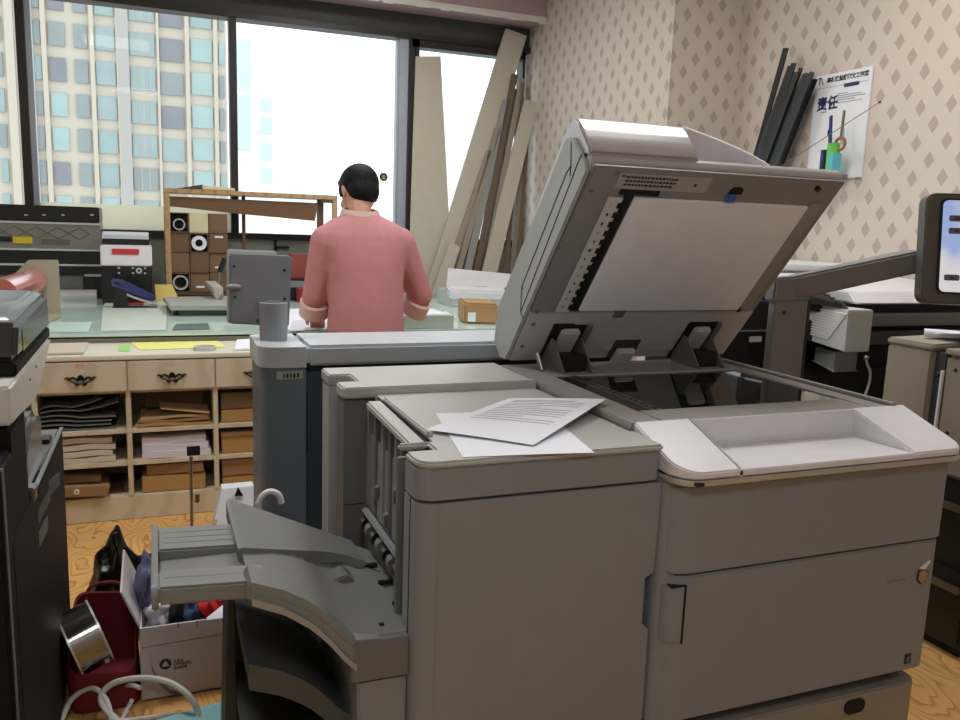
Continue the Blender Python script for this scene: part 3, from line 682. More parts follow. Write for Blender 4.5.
# sheets lying on the finisher
def paper(corners, lift, curl=0, t=.0006):
    P = [Vector(c) for c in corners]
    def f(u, v):
        q = P[0]*(1-u)*(1-v)+P[1]*u*(1-v)+P[2]*u*v+P[3]*(1-u)*v
        return (q.x, q.y, q.z+lift+curl*(math.sin(u*3.1)*math.sin(v*2.4+.4))*.5)
    return MB().sheet(10, 10, f, t)
zp = lambda a, b, z: at(420+a/4.8, 390+b/4.8, Z=z)
zz = zt+.0012
s2 = [zp(75, 112, zz), zp(700, 118, zz), zp(838, 300, zz), zp(205, 322, zz)]
s2[1] = s2[0]+(s2[2]-s2[3])
tag(part('paper_sheet', paper(s2, 0, .004), PAPER), 'blank white sheet lying under the printed page on the grey finisher', 'paper', 'papers on the finisher')
zz = zt+.006
s1 = [zp(430, 40, zz), zp(890, 85, zz), zp(545, 265, zz), zp(25, 190, zz)]
s1[1].z += .020
pg = tag(part('paper_sheet', paper(s1, .0005, .006), PAPER), 'printed white page with lines of small text, uppermost on the grey finisher', 'paper', 'papers on the finisher')
rs = random.Random(8); ln = MB()
P = [Vector(c) for c in s1]
def onp(u, v): 
    q = P[0]*(1-u)*(1-v)+P[1]*u*(1-v)+P[2]*u*v+P[3]*(1-u)*v
    q.z += .0012+.006*(math.sin(u*3.1)*math.sin(v*2.4+.4))*.5; return q
for r in range(12):
    v = .08+r*.05; u0 = .12; u1 = .88 if r else .75
    if r in (4, 9): u1 = .55
    for k in range(8):
        a = u0+(u1-u0)*k/8; c = u0+(u1-u0)*(k+1)/8-.006
        h = .014 if r else .024
        Q = [onp(a, v), onp(c, v), onp(c, v+h), onp(a, v+h)]
        ln.hexa([tuple(q) for q in Q]+[(q.x, q.y, q.z+.0003) for q in Q])
part('text_lines', ln, mat('page_grey_ink', (222, 224, 232), .8), pg, kind='stuff')
zz = zt+.003
s3 = [zp(20, 188, zz), zp(230, 150, zz), zp(330, 190, zz), zp(130, 212, zz)]
# ------------------------------------------------------------------ blue-grey production printer behind the finisher
bp = thing('production_printer', 'tall blue-grey printer with pale rounded top behind the grey finisher', 'printer', (.7, 2.6, 0)); ORG[bp.name] = Vector((.7-.010, 2.6, .009))
bd = MB().prism(rr(.262, .388, 2.352, 2.60, (.05, .004, 0, 0), 8), 'z', .03, .878)
part('front_column', bd, SLATE, bp)
part('body', MB().box(.390, 1.45, 2.372, 2.60, .03, .868, .004), SLATED, bp)
part('column_groove', MB().box(.3865, .392, 2.356, 2.372, .62, .80), GAP, bp)
cpm = MB().prism(rr(.254, .388, 2.344, 2.625, (.055, .004, .0, .04), 8), 'z', .880, .940, .005)
part('rounded_cap', cpm, ICE, bp)
part('top_cover', MB().box(.391, 1.455, 2.352, 2.625, .880, .942, .010), ICE, bp)
part('top_gap', MB().box(.395, 1.45, 2.362, 2.60, .866, .882), GAP, bp)
lbm = part('barcode_label', MB().box(.304, .378, 2.3505, 2.3535, .846, .869), mat('label_pale', (170, 172, 168), .5), bp)
bc = random.Random(3); x = .322
while x < .370:
    w = bc.uniform(.003, .009); part('bar', MB().box(x, x+w, 2.3495, 2.351, .850, .863), INK, lbm); x += w+.004
ORG[bp.name] = Vector((.7, 2.6, .012))
# console monitor seen from behind, on its neck
mz0, mz1 = .982, 1.196
nk = part('monitor_neck', MB().cyl((.325, 2.50, .92), (.325, 2.50, 1.055), .040, .042, n=28).box(.285, .365, 2.475, 2.53, 1.02, 1.06, .02), mat('neck_grey', (146, 152, 160), .4), bp)
part('neck_foot', MB().cyl((.325, 2.50, .915), (.325, 2.50, .937), .049, n=28), ICE, bp)
MG = mat('monitor_back_grey', (128, 132, 140), .45)
mb_ = MB().hexa([(.198, 2.505, mz0+.010), (.372, 2.505, mz0-.002), (.372, 2.545, mz0-.002), (.198, 2.545, mz0+.010), (.204, 2.53, mz1), (.386, 2.53, mz1-.004), (.386, 2.565, mz1-.004), (.204, 2.565, mz1)], .005)
mo = part('monitor_housing', mb_, MG, bp)
part('monitor_rim', MB().hexa([(.194, 2.540, mz0+.008), (.374, 2.540, mz0-.004), (.374, 2.552, mz0-.004), (.194, 2.552, mz0+.008), (.200, 2.563, mz1+.012), (.345, 2.563, mz1+.009), (.345, 2.577, mz1+.009), (.200, 2.577, mz1+.012)], .003), LGREY, mo)
for x, z in ((.216, 1.160), (.362, 1.150), (.216, 1.07), (.360, 1.065), (.28, 1.0)):
    y = 2.505+.025*(z-mz0)/(mz1-mz0)
    part('screw', MB().cyl((x, y-.002, z), (x, y+.008, z), .004, n=10), BLACK, mo)
part('side_knob', MB().ball((.212, 2.51, 1.10), (.022, .012, .010)), mat('knob_grey', (140, 144, 152), .4), mo)

# white crook behind the tray
tag(part('crook_handle', MB().tube([(.243, 2.2, .0), (.243, 2.2, .48), (.243, 2.2, .52), (.253, 2.2, .545), (.274, 2.2, .556), (.296, 2.2, .545), (.305, 2.2, .520)], .0085, n=12, sub=8), WHITEP), 'white curved crook handle sticking up behind the grey tray', 'handle')

# ------------------------------------------------------------------ near copier at the left edge of the photo
lc = thing('office_copier', 'black and white office copier cut off by the left edge', 'photocopier', (-.5, 1.9, 0))
xr = -.252
BLK = mat('copier_black', (20, 20, 21), .6, spec=.2, bump=.03, bscale=300)
LIDG = mat('lid_slate', (84, 90, 98), .36)
LIDT = mat('lid_top_grey', (120, 126, 134), .33, coat=.3)
part('body', MB().box(-.85, xr-.012, 1.56, 2.40, .04, .60, .006), BLK, lc)
sp = part('side_panel', MB().hexa([(xr-.02, 1.60, .04), (xr, 1.60, .04), (xr, 2.43, .04), (xr-.02, 2.43, .04), (xr-.02, 1.60, .705), (xr, 1.60, .705), (xr, 2.455, .700), (xr-.02, 2.455, .700)], .004), BLK, lc)
VG = mat('vent_grey', (120, 122, 126), .5)
for (y0, y1, za, zb, h) in ((2.115, 2.32, .700, .662, .036), (1.918, 2.11, .698, .682, .030), (1.912, 2.05, .650, .636, .032)):
    za -= .045; zb -= .045
    n = 11
    for k in range(n):
        t = k/(n-1); y = y0+(y1-y0)*t; z = za+(zb-za)*t
        part('vent_slot', MB().box(xr-.001, xr+.0015, y, y+.007, z-h, z), VG, sp)
part('side_rail', MB().hexa([(xr-.006, 1.87, .704), (xr+.003, 1.87, .704), (xr+.003, 2.455, .700), (xr-.006, 2.455, .700), (xr-.006, 1.87, .710), (xr+.003, 1.87, .710), (xr+.003, 2.455, .706), (xr-.006, 2.455, .706)], .001), STEEL, sp)
part('panel_ledge', MB().box(xr-.13, xr-.006, 2.05, 2.44, .690, .704, .003), GREYD, sp)
part('ledge_clip', MB().box(xr-.06, xr-.012, 2.28, 2.34, .703, .716, .003), BLACK, sp)
part('rail_catch', MB().box(xr-.02, xr+.004, 1.86, 1.90, .690, .722, .003), STEEL, sp)
part('front_cover', MB().box(-.85, xr-.001, 1.52, 1.66, .04, .862, .006), BLK, lc)
part('front_edge', MB().box(xr-.004, xr+.002, 1.535, 1.541, .04, .860), mat('edge_grey', (120, 122, 124), .5), lc)
part('neck_column', MB().box(-.85, xr-.003, 1.655, 1.835, .55, .90, .005), BLK, lc)
part('rear_column', MB().box(-.85, -.60, 1.835, 2.38, .55, .90, .005), BLK, lc)
part('exit_tray', MB().prism([(-.60, .68), (-.27, .690), (-.27, .702), (-.60, .70)], 'y', 1.84, 2.40, .004), BLK, lc)
part('tray_cover', MB().prism([(1.84, .70), (2.13, .70), (2.135, .80), (2.11, .832), (2.06, .842), (1.98, .835), (1.90, .80), (1.84, .76)], 'x', -.42, -.262, .012), mat('tray_cover_grey', (126, 130, 134), .28, coat=.4), lc)
wb = MB().prism([(1.66, .905), (1.756, .900), (1.95, .884), (2.02, .892), (2.29, .966), (2.29, .978), (1.66, .978)], 'x', -.85, xr+.001, .005)
part('white_band', wb, mat('copier_white', (214, 212, 206), .4), lc)
part('operation_panel', MB().hexa([(-.85, 1.46, .855), (-.285, 1.46, .855), (-.285, 1.665, .86), (-.85, 1.665, .86), (-.85, 1.46, .885), (-.285, 1.46, .885), (-.285, 1.665, .965), (-.85, 1.665, .965)], .01), MATS['copier_white'], lc)
ld = part('scanner_lid', MB().box(-.85, xr, 1.752, 2.290, .979, 1.006, .004), BLK, lc)
part('feeder', MB().hexa([(-.85, 1.752, 1.008), (xr, 1.752, 1.008), (xr, 2.285, 1.008), (-.85, 2.285, 1.008), (-.85, 1.80, 1.084), (xr, 1.80, 1.076), (xr, 2.275, 1.090), (-.85, 2.275, 1.094)], .010), mat('feeder_black', (40, 43, 47), .33, coat=.3), ld)
part('feeder_top', MB().hexa([(-.85, 1.80, 1.080), (xr-.006, 1.83, 1.074), (xr-.006, 2.270, 1.088), (-.85, 2.270, 1.092), (-.85, 1.83, 1.108), (xr-.03, 1.86, 1.088), (xr-.03, 2.255, 1.100), (-.85, 2.255, 1.112)], .006), LIDT, ld)
part('feeder_side', MB().box(xr-.002, xr+.001, 1.84, 2.27, 1.014, 1.060, .001), MATS['feeder_black'], ld)
for y, z in ((1.90, .945), (2.0, .955)):
    part('band_screw', MB().cyl((xr-.001, y, z), (xr+.003, y, z), .003, n=10), GREYD, lc)
# ------------------------------------------------------------------ drawer cabinet under the table edge
YC = 3.63
cb = thing('drawer_cabinet', 'cream drawer cabinet with open cubby shelves and ornate bronze handles', 'cabinet', (-.12, 3.8, 0))
X0, DX, NC = -.816, .347, 4
XE = X0+NC*DX
part('back_board', MB().box(X0, XE, 3.955, 3.97, .10, .69), CREAMW, cb)
part('plinth', MB().box(X0, XE, YC+.004, 3.97, 0, .105, .003), CREAMW, cb)
part('cabinet_top', MB().box(X0-.01, XE+.01, YC-.015, 3.975, .692, .712, .004), mat('cabinet_top_cream', (224, 218, 202), .35), cb)
for k in range(NC+1):
    x = X0+k*DX
    part('divider', MB().box(x-.010, x+.010, YC, 3.957, .105, .692, .002), CREAMW, cb)
for k in range(NC):
    x0 = X0+k*DX+.010; x1 = x0+DX-.020
    for z in (.247, .387): part('shelf', MB().box(x0, x1, YC+.003, 3.957, z-.009, z+.009, .001), CREAMW, cb)
    part('drawer_rail', MB().box(x0, x1, YC+.03, 3.957, .545, .556), CREAMW, cb)
    d = part('drawer', MB().box(x0-.008, x1+.008, YC-.014, YC+.004, .562, .688, .003).box(x0+.01, x1-.01, YC+.004, 3.94, .575, .67), CREAMW, cb)
    cx = (x0+x1)/2; cz = .617; y = YC-.014
    hm = MB()
    hm.tube([(cx-.042, y-.004, cz+.004), (cx-.030, y-.016, cz-.006), (cx, y-.022, cz-.012), (cx+.030, y-.016, cz-.006), (cx+.042, y-.004, cz+.004)], .0042, sub=5)
    hm.prism([(cx-.016, cz-.004), (cx+.016, cz-.004), (cx+.012, cz+.012), (cx, cz+.022), (cx-.012, cz+.012)], 'y', y-.004, y, .002)
    for sx in (-1, 1):
        hm.tube([(cx+sx*.016, y-.002, cz+.002), (cx+sx*.028, y-.003, cz+.010), (cx+sx*.040, y-.003, cz+.004), (cx+sx*.050, y-.003, cz+.010), (cx+sx*.058, y-.003, cz+.006)], .0045, sub=5, taper=.5)
        hm.ball((cx+sx*.042, y-.005, cz+.004), .0075, 10, 6)
        hm.tube([(cx+sx*.008, y-.003, cz-.008), (cx+sx*.020, y-.006, cz-.018), (cx+sx*.006, y-.004, cz-.022)], .004, sub=4)
    part('handle', hm, BRONZE, d, label='ornate dark bronze pull handle')
    if k == 1: part('sticker', MB().box(cx-.015, cx+.015, y-.001, y+.001, .664, .684), mat('pinkish_sticker', (206, 160, 152), .6), d)
    if k == 2: part('sticker', MB().box(cx-.012, cx+.012, y-.001, y+.001, .666, .684), mat('pale_sticker', (196, 192, 184), .6), d)
# ---- contents of the cubbies
def cub(k): return X0+k*DX+.012, X0+(k+1)*DX-.012
SLEEVE = mat('grey_plastic_sleeve', (112, 118, 116), .22, bump=.3, bscale=30)
CLEAR = mat('clear_wrapped_paper', (206, 200, 188), .18, bump=.5, bscale=24)
WHITEPK = mat('lilac_white_paper', (218, 214, 226), .5, bump=.1, bscale=40)
x0, x1 = cub(1); rs = random.Random(9)
ordw = ['lowest', 'second', 'third', 'fourth', 'fifth', 'uppermost']
for i in range(6):
    z = .3975+i*.0165; ph = rs.uniform(0, 3); xe = x1-.01-rs.uniform(0, .09); am = .004+.0035*i
    def f(u, v, z=z, ph=ph, xe=xe, am=am, i=i):
        x = x0+.004+(xe-x0)*u
        return (x, YC+.02+rs.uniform(0, .002)+v*.26, z+.006+ am*max(0, math.sin(u*5+.6))*.9 + .002*math.sin(v*5) + (.045*u**2 if i >= 4 else 0))
    tag(part('plastic_sleeve', MB().sheet(16, 4, f, .005), SLEEVE), '%s grey plastic sleeve of the wavy pile in the top cubby under the first drawer' % ordw[i], 'plastic sleeve', 'plastic sleeves in the top cubby')
for i in range(4):
    z = .257+i*.027
    def f(u, v, z=z, i=i):
        return (x0+.006+(x1-x0-.05-.012*(i % 2))*u, YC+.012+.004*i+v*.27, z+.023+.0025*math.sin(u*9+i)*(1-v*.5))
    tag(part('wrapped_paper_pack', MB().sheet(14, 4, f, .022), CLEAR), '%s clear-wrapped paper pack in the middle left cubby' % ('lowest', 'second', 'third', 'uppermost')[i], 'paper pack', 'wrapped packs in the middle cubby')
b1 = thing('flat_carton', 'brown flat carton with a white round button in the bottom left cubby', 'box', (x0+.12, YC+.1, .1065))
part('carton', MB().hexa([(x0+.02, YC-.01, .125), (x0+.245, YC-.02, .118), (x0+.225, YC+.2, .118), (x0+.02, YC+.2, .125), (x0+.02, YC-.01, .168), (x0+.255, YC-.02, .160), (x0+.235, YC+.2, .160), (x0+.02, YC+.2, .168)], .003), CARD, b1)
part('button', MB().cyl((x0+.128, YC-.020, .147), (x0+.128, YC-.012, .147), .011, n=18), WHITEP, b1)
part('button_hole', MB().cyl((x0+.128, YC-.0215, .147), (x0+.128, YC-.0195, .147), .004, n=10), CARDD, b1)
tag(part('flat_carton', MB().box(x0+.03, x1-.02, YC+.06, 3.94, .1065, .116, .002), CARDD), 'dark flat carton lying beneath the buttoned carton in the bottom left cubby', 'box')
tag(part('flat_carton', MB().hexa([(x0+.02, YC+.03, .170), (x0+.22, YC+.02, .170), (x0+.22, 3.93, .17), (x0+.02, 3.93, .17), (x0+.02, YC+.03, .215), (x0+.22, YC+.02, .20), (x0+.22, 3.93, .20), (x0+.02, 3.93, .215)], .003), CARDD), 'dark brown carton lying over the buttoned carton in the bottom left cubby', 'box')
x0, x1 = cub(2)
KR = [KRAFT, CARD, mat('pale_card', (196, 166, 126), .7), CARDD]
lab = ['lowest brown envelope in the top cubby under the second drawer', 'second brown envelope from the bottom in the top cubby under the second drawer', 'third brown envelope from the bottom in the top cubby under the second drawer']
for i in range(3):
    z = .398+i*.014
    def f(u, v, z=z, i=i): return (x0+.012+.01*i+(x1-x0-.02-.014*i)*u, YC+.01+.01*i+v*.24, z+.011+.003*math.sin(u*6+i*2))
    tag(part('envelope', MB().sheet(12, 3, f, .010), KR[i]), lab[i], 'envelope', 'brown envelopes in the cubby')
tag(part('card_folder', MB().hexa([(x0+.115, YC+.03, .468), (x1-.012, YC+.02, .441), (x1-.012, YC+.25, .441), (x0+.115, YC+.25, .468), (x0+.110, YC+.03, .475), (x1-.012, YC+.02, .448), (x1-.012, YC+.25, .448), (x0+.110, YC+.25, .475)], .001), KR[2]), 'slanting card folder lying over the brown envelopes in the cubby', 'folder')
tag(part('card_box', MB().box(x0+.05, x1-.03, YC+.16, YC+.30, .449, .528, .003), CARDD), 'brown card box standing behind the slanting folder in the cubby', 'box')
for i in range(3):
    def f(u, v, i=i): return (x0+.035+(x1-x0-.045-.01*i)*u, YC+.012+.006*i+v*.28, .257+(i+1)*.030+.002*math.sin(u*7+i))
    tag(part('paper_ream', MB().sheet(10, 3, f, .029), WHITEPK), '%s white paper ream in the middle cubby under the second drawer' % ('lowest', 'middle', 'uppermost')[i], 'paper ream', 'white reams in the cubby')
tag(part('kraft_box', MB().box(x0+.03, x1-.035, YC+.02, 3.93, .1065, .178, .003), KRAFT), 'wide kraft box at the bottom under the white paper reams', 'box')
tag(part('kraft_box', MB().hexa([(x0+.05, YC+.03, .180), (x1-.04, YC+.01, .186), (x1-.04, 3.9, .186), (x0+.05, 3.9, .180), (x0+.05, YC+.03, .225), (x1-.045, YC+.01, .228), (x1-.045, 3.9, .228), (x0+.05, 3.9, .225)], .003), CARD), 'flat brown box lying on the wide kraft box in the bottom cubby', 'box')
x0, x1 = cub(3)
for nm, z0, z1, m_, l in (('shoe_box', .398, .455, KRAFT, 'kraft box at the bottom of the top cubby beside the blue-grey printer'), ('shoe_box', .457, .530, CARDD, 'dark brown box resting on the kraft box in the top cubby beside the printer'),
                          ('shoe_box', .257, .352, KRAFT, 'deep kraft box with a lid in the middle cubby beside the blue-grey printer'),
                          ('shoe_box', .1065, .150, KRAFT, 'lowest flat kraft box in the bottom cubby beside the blue-grey printer'), ('shoe_box', .153, .228, CARD, 'lidded brown box stacked in the bottom cubby beside the blue-grey printer')):
    t = thing(nm, l, 'box', ((x0+x1)/2, YC+.15, z0))
    part('carton', MB().box(x0+.012, x1-.03, YC+.02, 3.90, z0, z1-.001, .003), m_, t)
    if z1-z0 > .07 and m_ is not CARDD: part('box_lid', MB().box(x0+.008, x1-.026, YC+.014, 3.905, z1-.018, z1+.003, .002), CARD, t)
# on the cabinet top
q = [at(131, 338, Z=.7135), at(215, 335, Z=.7135), at(226, 347, Z=.7135), at(140, 350, Z=.7135)]
for p in q: p.y = max(YC, min(3.965, p.y))
tag(part('yellow_paper', paper(q, .0006), mat('yellow_paper', (238, 236, 140), .8)), 'large yellow sheet of paper on the cream cabinet top', 'paper')
q = [at(119, 346, Z=.7135), at(130, 345, Z=.7135), at(130, 351, Z=.7135), at(118, 351, Z=.7135)]
tag(part('sticky_note', paper(q, .0006), mat('green_note', (150, 220, 120), .8)), 'small bright green note on the cream cabinet top', 'sticky note')
p = at(204, 346.5, Z=.716)
tag(part('tape_ring', MB().ring((p.x, 3.72, .7145), (p.x, 3.72, .728), .047, .038), LGREY), 'thin pale tape ring lying at the yellow sheet edge', 'tape roll')
p = at(240, 340, Z=.72)
tag(part('paper_pad', MB().hexa([(p.x-.05, 3.66, .7135), (p.x+.04, 3.67, .7135), (p.x+.07, 3.87, .7135), (p.x-.02, 3.86, .7135), (p.x-.05, 3.66, .722), (p.x+.04, 3.67, .722), (p.x+.07, 3.87, .735), (p.x-.02, 3.86, .735)], .001), PAPER), 'white pad of paper beside the monitor on the cabinet top', 'paper')
p = at(75, 345, Z=.72)
tag(part('paper_folder', MB().box(p.x-.17, p.x+.05, 3.66, 3.94, .7135, .722, .002), mat('pale_brown_folder', (206, 196, 178), .5)), 'pale brown folder at the left end of the cabinet top', 'folder')

# ------------------------------------------------------------------ glass topped work table
tb = thing('work_table', 'long white work table with a green-tinted glass top', 'table', (.6, 4.8, 0))
TX0, TX1, TY0, TY1 = -1.3, 2.34, 3.985, 5.58
part('tabletop', MB().box(TX0, TX1, TY0+.02, TY1, .698, .732, .003), mat('table_white', (222, 224, 216), .5), tb)
GT = bpy.data.materials.new('green_glass_top'); GT.use_nodes = True
b_ = GT.node_tree.nodes['Principled BSDF']; b_.inputs['Base Color'].default_value = (.62, .80, .74, 1); b_.inputs['Roughness'].default_value = .04; b_.inputs['Specular IOR Level'].default_value = .7
part('glass_top', MB().box(TX0-.01, TX1+.01, TY0-.005, TY1+.01, .739, .751, .002), GT, tb)
part('edge_shadow_gap', MB().box(TX0, TX1, TY0+.005, TY1, .731, .7395), BLACKM, tb)
for x in (TX0+.06, .65, TX1-.06):
    for y in (TY0+.08, TY1-.08): part('leg', MB().box(x-.03, x+.03, y-.03, y+.03, 0, .699, .003), WHITEP, tb)
GZ = .752
# papers and sheets on the glass
def onglass(pts, z=GZ): return [at(x, y, Z=z+.001) for x, y in pts]
q = onglass([(103, 305), (167, 305), (166, 330), (101, 331)])
tag(part('paper_sheet', paper(q, .0004), mat('greenish_white_sheet', (214, 226, 214), .35)), 'large pale sheet lying on the glass in front of the small printer', 'paper')
q = onglass([(50, 322), (92, 322), (88, 332), (48, 332)]); 
tag(part('paper_sheet', paper(q, .0004), mat('mint_sheet', (190, 222, 208), .5)), 'pale mint sheet at the left front of the glass table', 'paper')
q = onglass([(176, 324), (208, 323), (210, 329), (172, 330)]); tag(part('dark_card', paper(q, .0004), mat('dark_teal_card', (70, 104, 98), .4)), 'dark teal card on the glass beneath the paper cutter', 'card')
q = onglass([(288, 309), (330, 307), (332, 326), (288, 330)]); tag(part('paper_sheet', paper(q, .0006), PAPER), 'white sheet under the left hand of the person in pink', 'paper')
q = onglass([(292, 321), (330, 315), (336, 329), (290, 331)], GZ+.002); tag(part('paper_sheet', paper(q, .0006), mat('lilac_sheet', (222, 218, 232), .8)), 'lilac-white sheet nearest the glass edge by the left hand', 'paper')
a = at(407, 330, Z=GZ); c = at(457, 330, Z=GZ)
tag(part('paper_stack', MB().box(1.175, 1.445, 4.01, 4.36, GZ, GZ+.066, .001), mat('greenish_stack', (188, 206, 196), .5, stretch=(1, 1, 60), scale=20)), 'thick greenish paper stack at the right of the person in pink', 'paper stack')
z = GZ+.0665
tag(part('paper_sheet', paper([(1.19, 4.02, z), (1.43, 4.05, z), (1.42, 4.34, z), (1.17, 4.31, z)], .0008, .004), PAPER), 'loose white sheet on top of the thick paper stack', 'paper')
tag(part('paper_sheet', paper([(1.40, 4.43, GZ), (1.62, 4.43, GZ), (1.66, 4.75, GZ), (1.43, 4.76, GZ)], .0012), PAPER), 'white sheet lying on the glass behind the thick paper stack', 'paper')
# brown paper wrapped package
pk = thing('wrapped_package', 'brown paper wrapped package with a small white label on the glass table', 'package', (1.66, 4.3, GZ))
part('package', MB().hexa([(1.565, 4.18, GZ), (1.745, 4.13, GZ), (1.79, 4.36, GZ), (1.61, 4.41, GZ), (1.565, 4.18, GZ+.115), (1.745, 4.13, GZ+.112), (1.79, 4.36, GZ+.118), (1.61, 4.41, GZ+.12)], .010), mat('brown_wrap', (176, 140, 98), .55, bump=.4, bscale=40), pk)
part('label', MB().hexa([(1.585, 4.171, GZ+.012), (1.625, 4.160, GZ+.012), (1.625, 4.166, GZ+.012), (1.585, 4.177, GZ+.012), (1.585, 4.171, GZ+.062), (1.625, 4.160, GZ+.062), (1.625, 4.166, GZ+.062), (1.585, 4.177, GZ+.062)]), PAPER, pk)

# ------------------------------------------------------------------ wide format plotter at the back left
pl = thing('wide_format_plotter', 'black and silver wide format plotter below the left window', 'plotter', (-.9, 5.75, 0))
xe = at(100, 230, Y=5.60).x; zz_ = lambda y: at(60, y, Y=5.60).z
z = {k: zz_(k) for k in (206, 222, 229, 251, 262, 268, 275, 290, 302)}
PX0 = -1.95
part('top_cover', MB().box(PX0, xe, 5.60, 5.92, z[222], z[206], .006), BLACK, pl)
for x in (26, 44, 63, 92): 
    q = at(x, 215, Y=5.598); part('cover_clip', MB().box(q.x-.009, q.x+.009, 5.594, 5.602, q.z-.004, q.z+.004), LGREY, pl)
SG = mat('plotter_silver', (142, 138, 132), .35, metal=.3)
part('head_bay', MB().box(PX0, xe, 5.606, 5.92, z[251], z[222]-.001, .003), SG, pl)
dm = MB(); n = 8
for k in range(n):
    xa = xe-.06-.115*k; xb = xa-.115; za, zb = z[229]+.010, z[229]-.060
    zm = (za+zb)/2
    for (p, q_) in (((xa, zm), ((xa+xb)/2, za)), (((xa+xb)/2, za), (xb, zm)), ((xa, zm), ((xa+xb)/2, zb)), (((xa+xb)/2, zb), (xb, zm))):
        dm.tube([(p[0], 5.6045, p[1]), (q_[0], 5.6045, q_[1])], .0022, n=5, sub=1)
part('lattice', dm, mat('lattice_grey', (96, 90, 84), .6), pl)
part('bay_rail', MB().box(PX0, xe-.003, 5.600, 5.61, z[251]+.001, z[251]+.012).box(PX0, xe, 5.598, 5.61, z[222]-.014, z[222]-.002), LGREY, pl)
ya = at(13, 241, Y=5.6); yb = at(32, 235, Y=5.6)
part('yellow_label', MB().box(ya.x, yb.x, 5.599, 5.606, ya.z-.012, ya.z+.026), mat('yellow_label', (226, 196, 40), .5), pl)
part('dark_label', MB().box(ya.x-.12, ya.x-.006, 5.599, 5.606, ya.z-.004, ya.z+.026), BLACK, pl)
la = at(41, 241, Y=5.6)
part('info_label', MB().box(la.x, la.x+.155, 5.599, 5.606, la.z-.016, la.z+.012), mat('info_grey', (104, 100, 96), .5), pl)
part('feed_body', MB().box(PX0, xe, 5.612, 5.92, z[275], z[251]-.001, .003), BLACK, pl)
part('feed_rail', MB().box(PX0, xe, 5.606, 5.615, z[268]+.012, z[268]+.024), LGREY, pl)
part('feed_rail_low', MB().box(xe-.10, xe, 5.604, 5.615, z[275]-.008, z[275]+.006), LGREY, pl)
part('lower_panel', MB().box(PX0, xe-.10, 5.63, 5.92, .66, z[275]-.002, .003), mat('plotter_panel_grey', (120, 122, 122), .4), pl)
part('lower_box', MB().box(xe-.11, xe+.0, 5.625, 5.92, .62, z[275]-.009, .003), BLACK, pl)
for x in (PX0+.15, xe-.15): part('stand_leg', MB().box(x-.035, x+.035, 5.66, 5.86, 0, .67, .004), BLACK, pl)
ra = at(60, 297, Y=5.60); rb = at(97, 297, Y=5.60)
part('paper_roll', MB().cyl((-1.5, 5.60, ra.z+.004), (rb.x, 5.60, ra.z+.004), .042, n=24), WHITEP, pl)

# ------------------------------------------------------------------ laminator with a red roll, far left on the table
lm = thing('laminator', 'beige laminator with a shiny pink-red film roll on the table left end', 'laminator', (-.66, 4.5, GZ))
pa = at(58, 260, Y=4.6); pb = at(58, 292, Y=4.6); pc = at(28, 262, Y=4.6)
part('end_plate', MB().prism([(pa.x-.42, GZ), (pa.x, GZ), (pa.x, pa.z), (pc.x, pa.z-.003), (pc.x-.16, .86), (pa.x-.42, .85)], 'y', 4.60, 4.625, .004), BEIGE, lm)
part('base_plate', MB().prism([(pa.x-.42, 3.995), (pa.x-.09, 3.995), (pa.x, 4.60), (pa.x-.42, 4.60)], 'z', GZ, GZ+.022, .004), BEIGE, lm)
rc = at(31, 283, Y=4.55)
part('film_roll', MB().cyl((rc.x-.055, 4.04, rc.z-.006), (rc.x, 4.598, rc.z), .066, n=32), mat('film_red', (196, 110, 104), .22, coat=.8), lm)
part('front_rail', MB().box(rc.x-.30, rc.x-.01, 4.02, 4.05, rc.z+.005, rc.z+.016), STEEL, lm)
part('near_end_plate', MB().box(pa.x-.42, pa.x-.14, 4.0, 4.02, GZ, .88, .004), BEIGE, lm)

# ------------------------------------------------------------------ small desktop printer
yy = 5.22
x0 = at(102.5, 303, Y=yy).x; x1 = at(153, 303, Y=yy).x; H = lambda y: at(128, y, Y=yy).z
sp_ = thing('inkjet_printer', 'small white and black desktop printer with a red label', 'printer', ((x0+x1)/2, yy+.14, GZ))
part('lower_body', MB().box(x0, x1, yy, yy+.30, GZ, H(266), .006), BLACK, sp_)
part('upper_body', MB().prism([(yy-.006, H(266)), (yy+.30, H(266)), (yy+.30, H(246)), (yy+.02, H(246))], 'x', x0-.002, x1+.002, .006), WHITEP, sp_)
part('rear_feed', MB().box(x0+.003, x1-.012, yy+.16, yy+.30, H(246), H(240), .002), BLACK, sp_)
part('rear_tray', MB().hexa([(x0, yy+.18, H(241)), (x1-.014, yy+.18, H(241)), (x1-.014, yy+.31, H(240)), (x0, yy+.31, H(240)), (x0, yy+.19, H(236)), (x1-.014, yy+.19, H(236)), (x1-.014, yy+.31, H(233)), (x0, yy+.31, H(233))], .002), ICE, sp_)
part('red_label', MB().box(at(112, 250, Y=yy).x, at(139, 250, Y=yy).x, yy+.003, yy+.012, H(254.5), H(249)), mat('red_label', (206, 62, 66), .5), sp_)
cp_ = part('button_panel', MB().box(at(116, 270, Y=yy).x, x1-.01, yy-.003, yy+.003, H(276), H(268)), mat('panel_black', (34, 34, 37), .3), sp_)
q = at(139, 270.5, Y=yy); part('dial', MB().ring((q.x, yy-.005, H(270.5)), (q.x, yy+.001, H(270.5)), .017, .007), LGREY, cp_)
for x in (119, 133, 145):
    for y in (268, 273): q = at(x, y, Y=yy); part('button', MB().box(q.x-.006, q.x+.006, yy-.005, yy-.002, H(y)-.004, H(y)+.004), LGREY, cp_)
part('output_tray', MB().box(x0+.012, x1+.004, yy-.10, yy, GZ, GZ+.012, .003), mat('tray_white', (226, 226, 230), .3), sp_)
part('tray_red_strip', MB().box(x0+.06, x1-.05, yy-.104, yy-.002, GZ+.0115, GZ+.0135), MATS['red_label'], sp_)
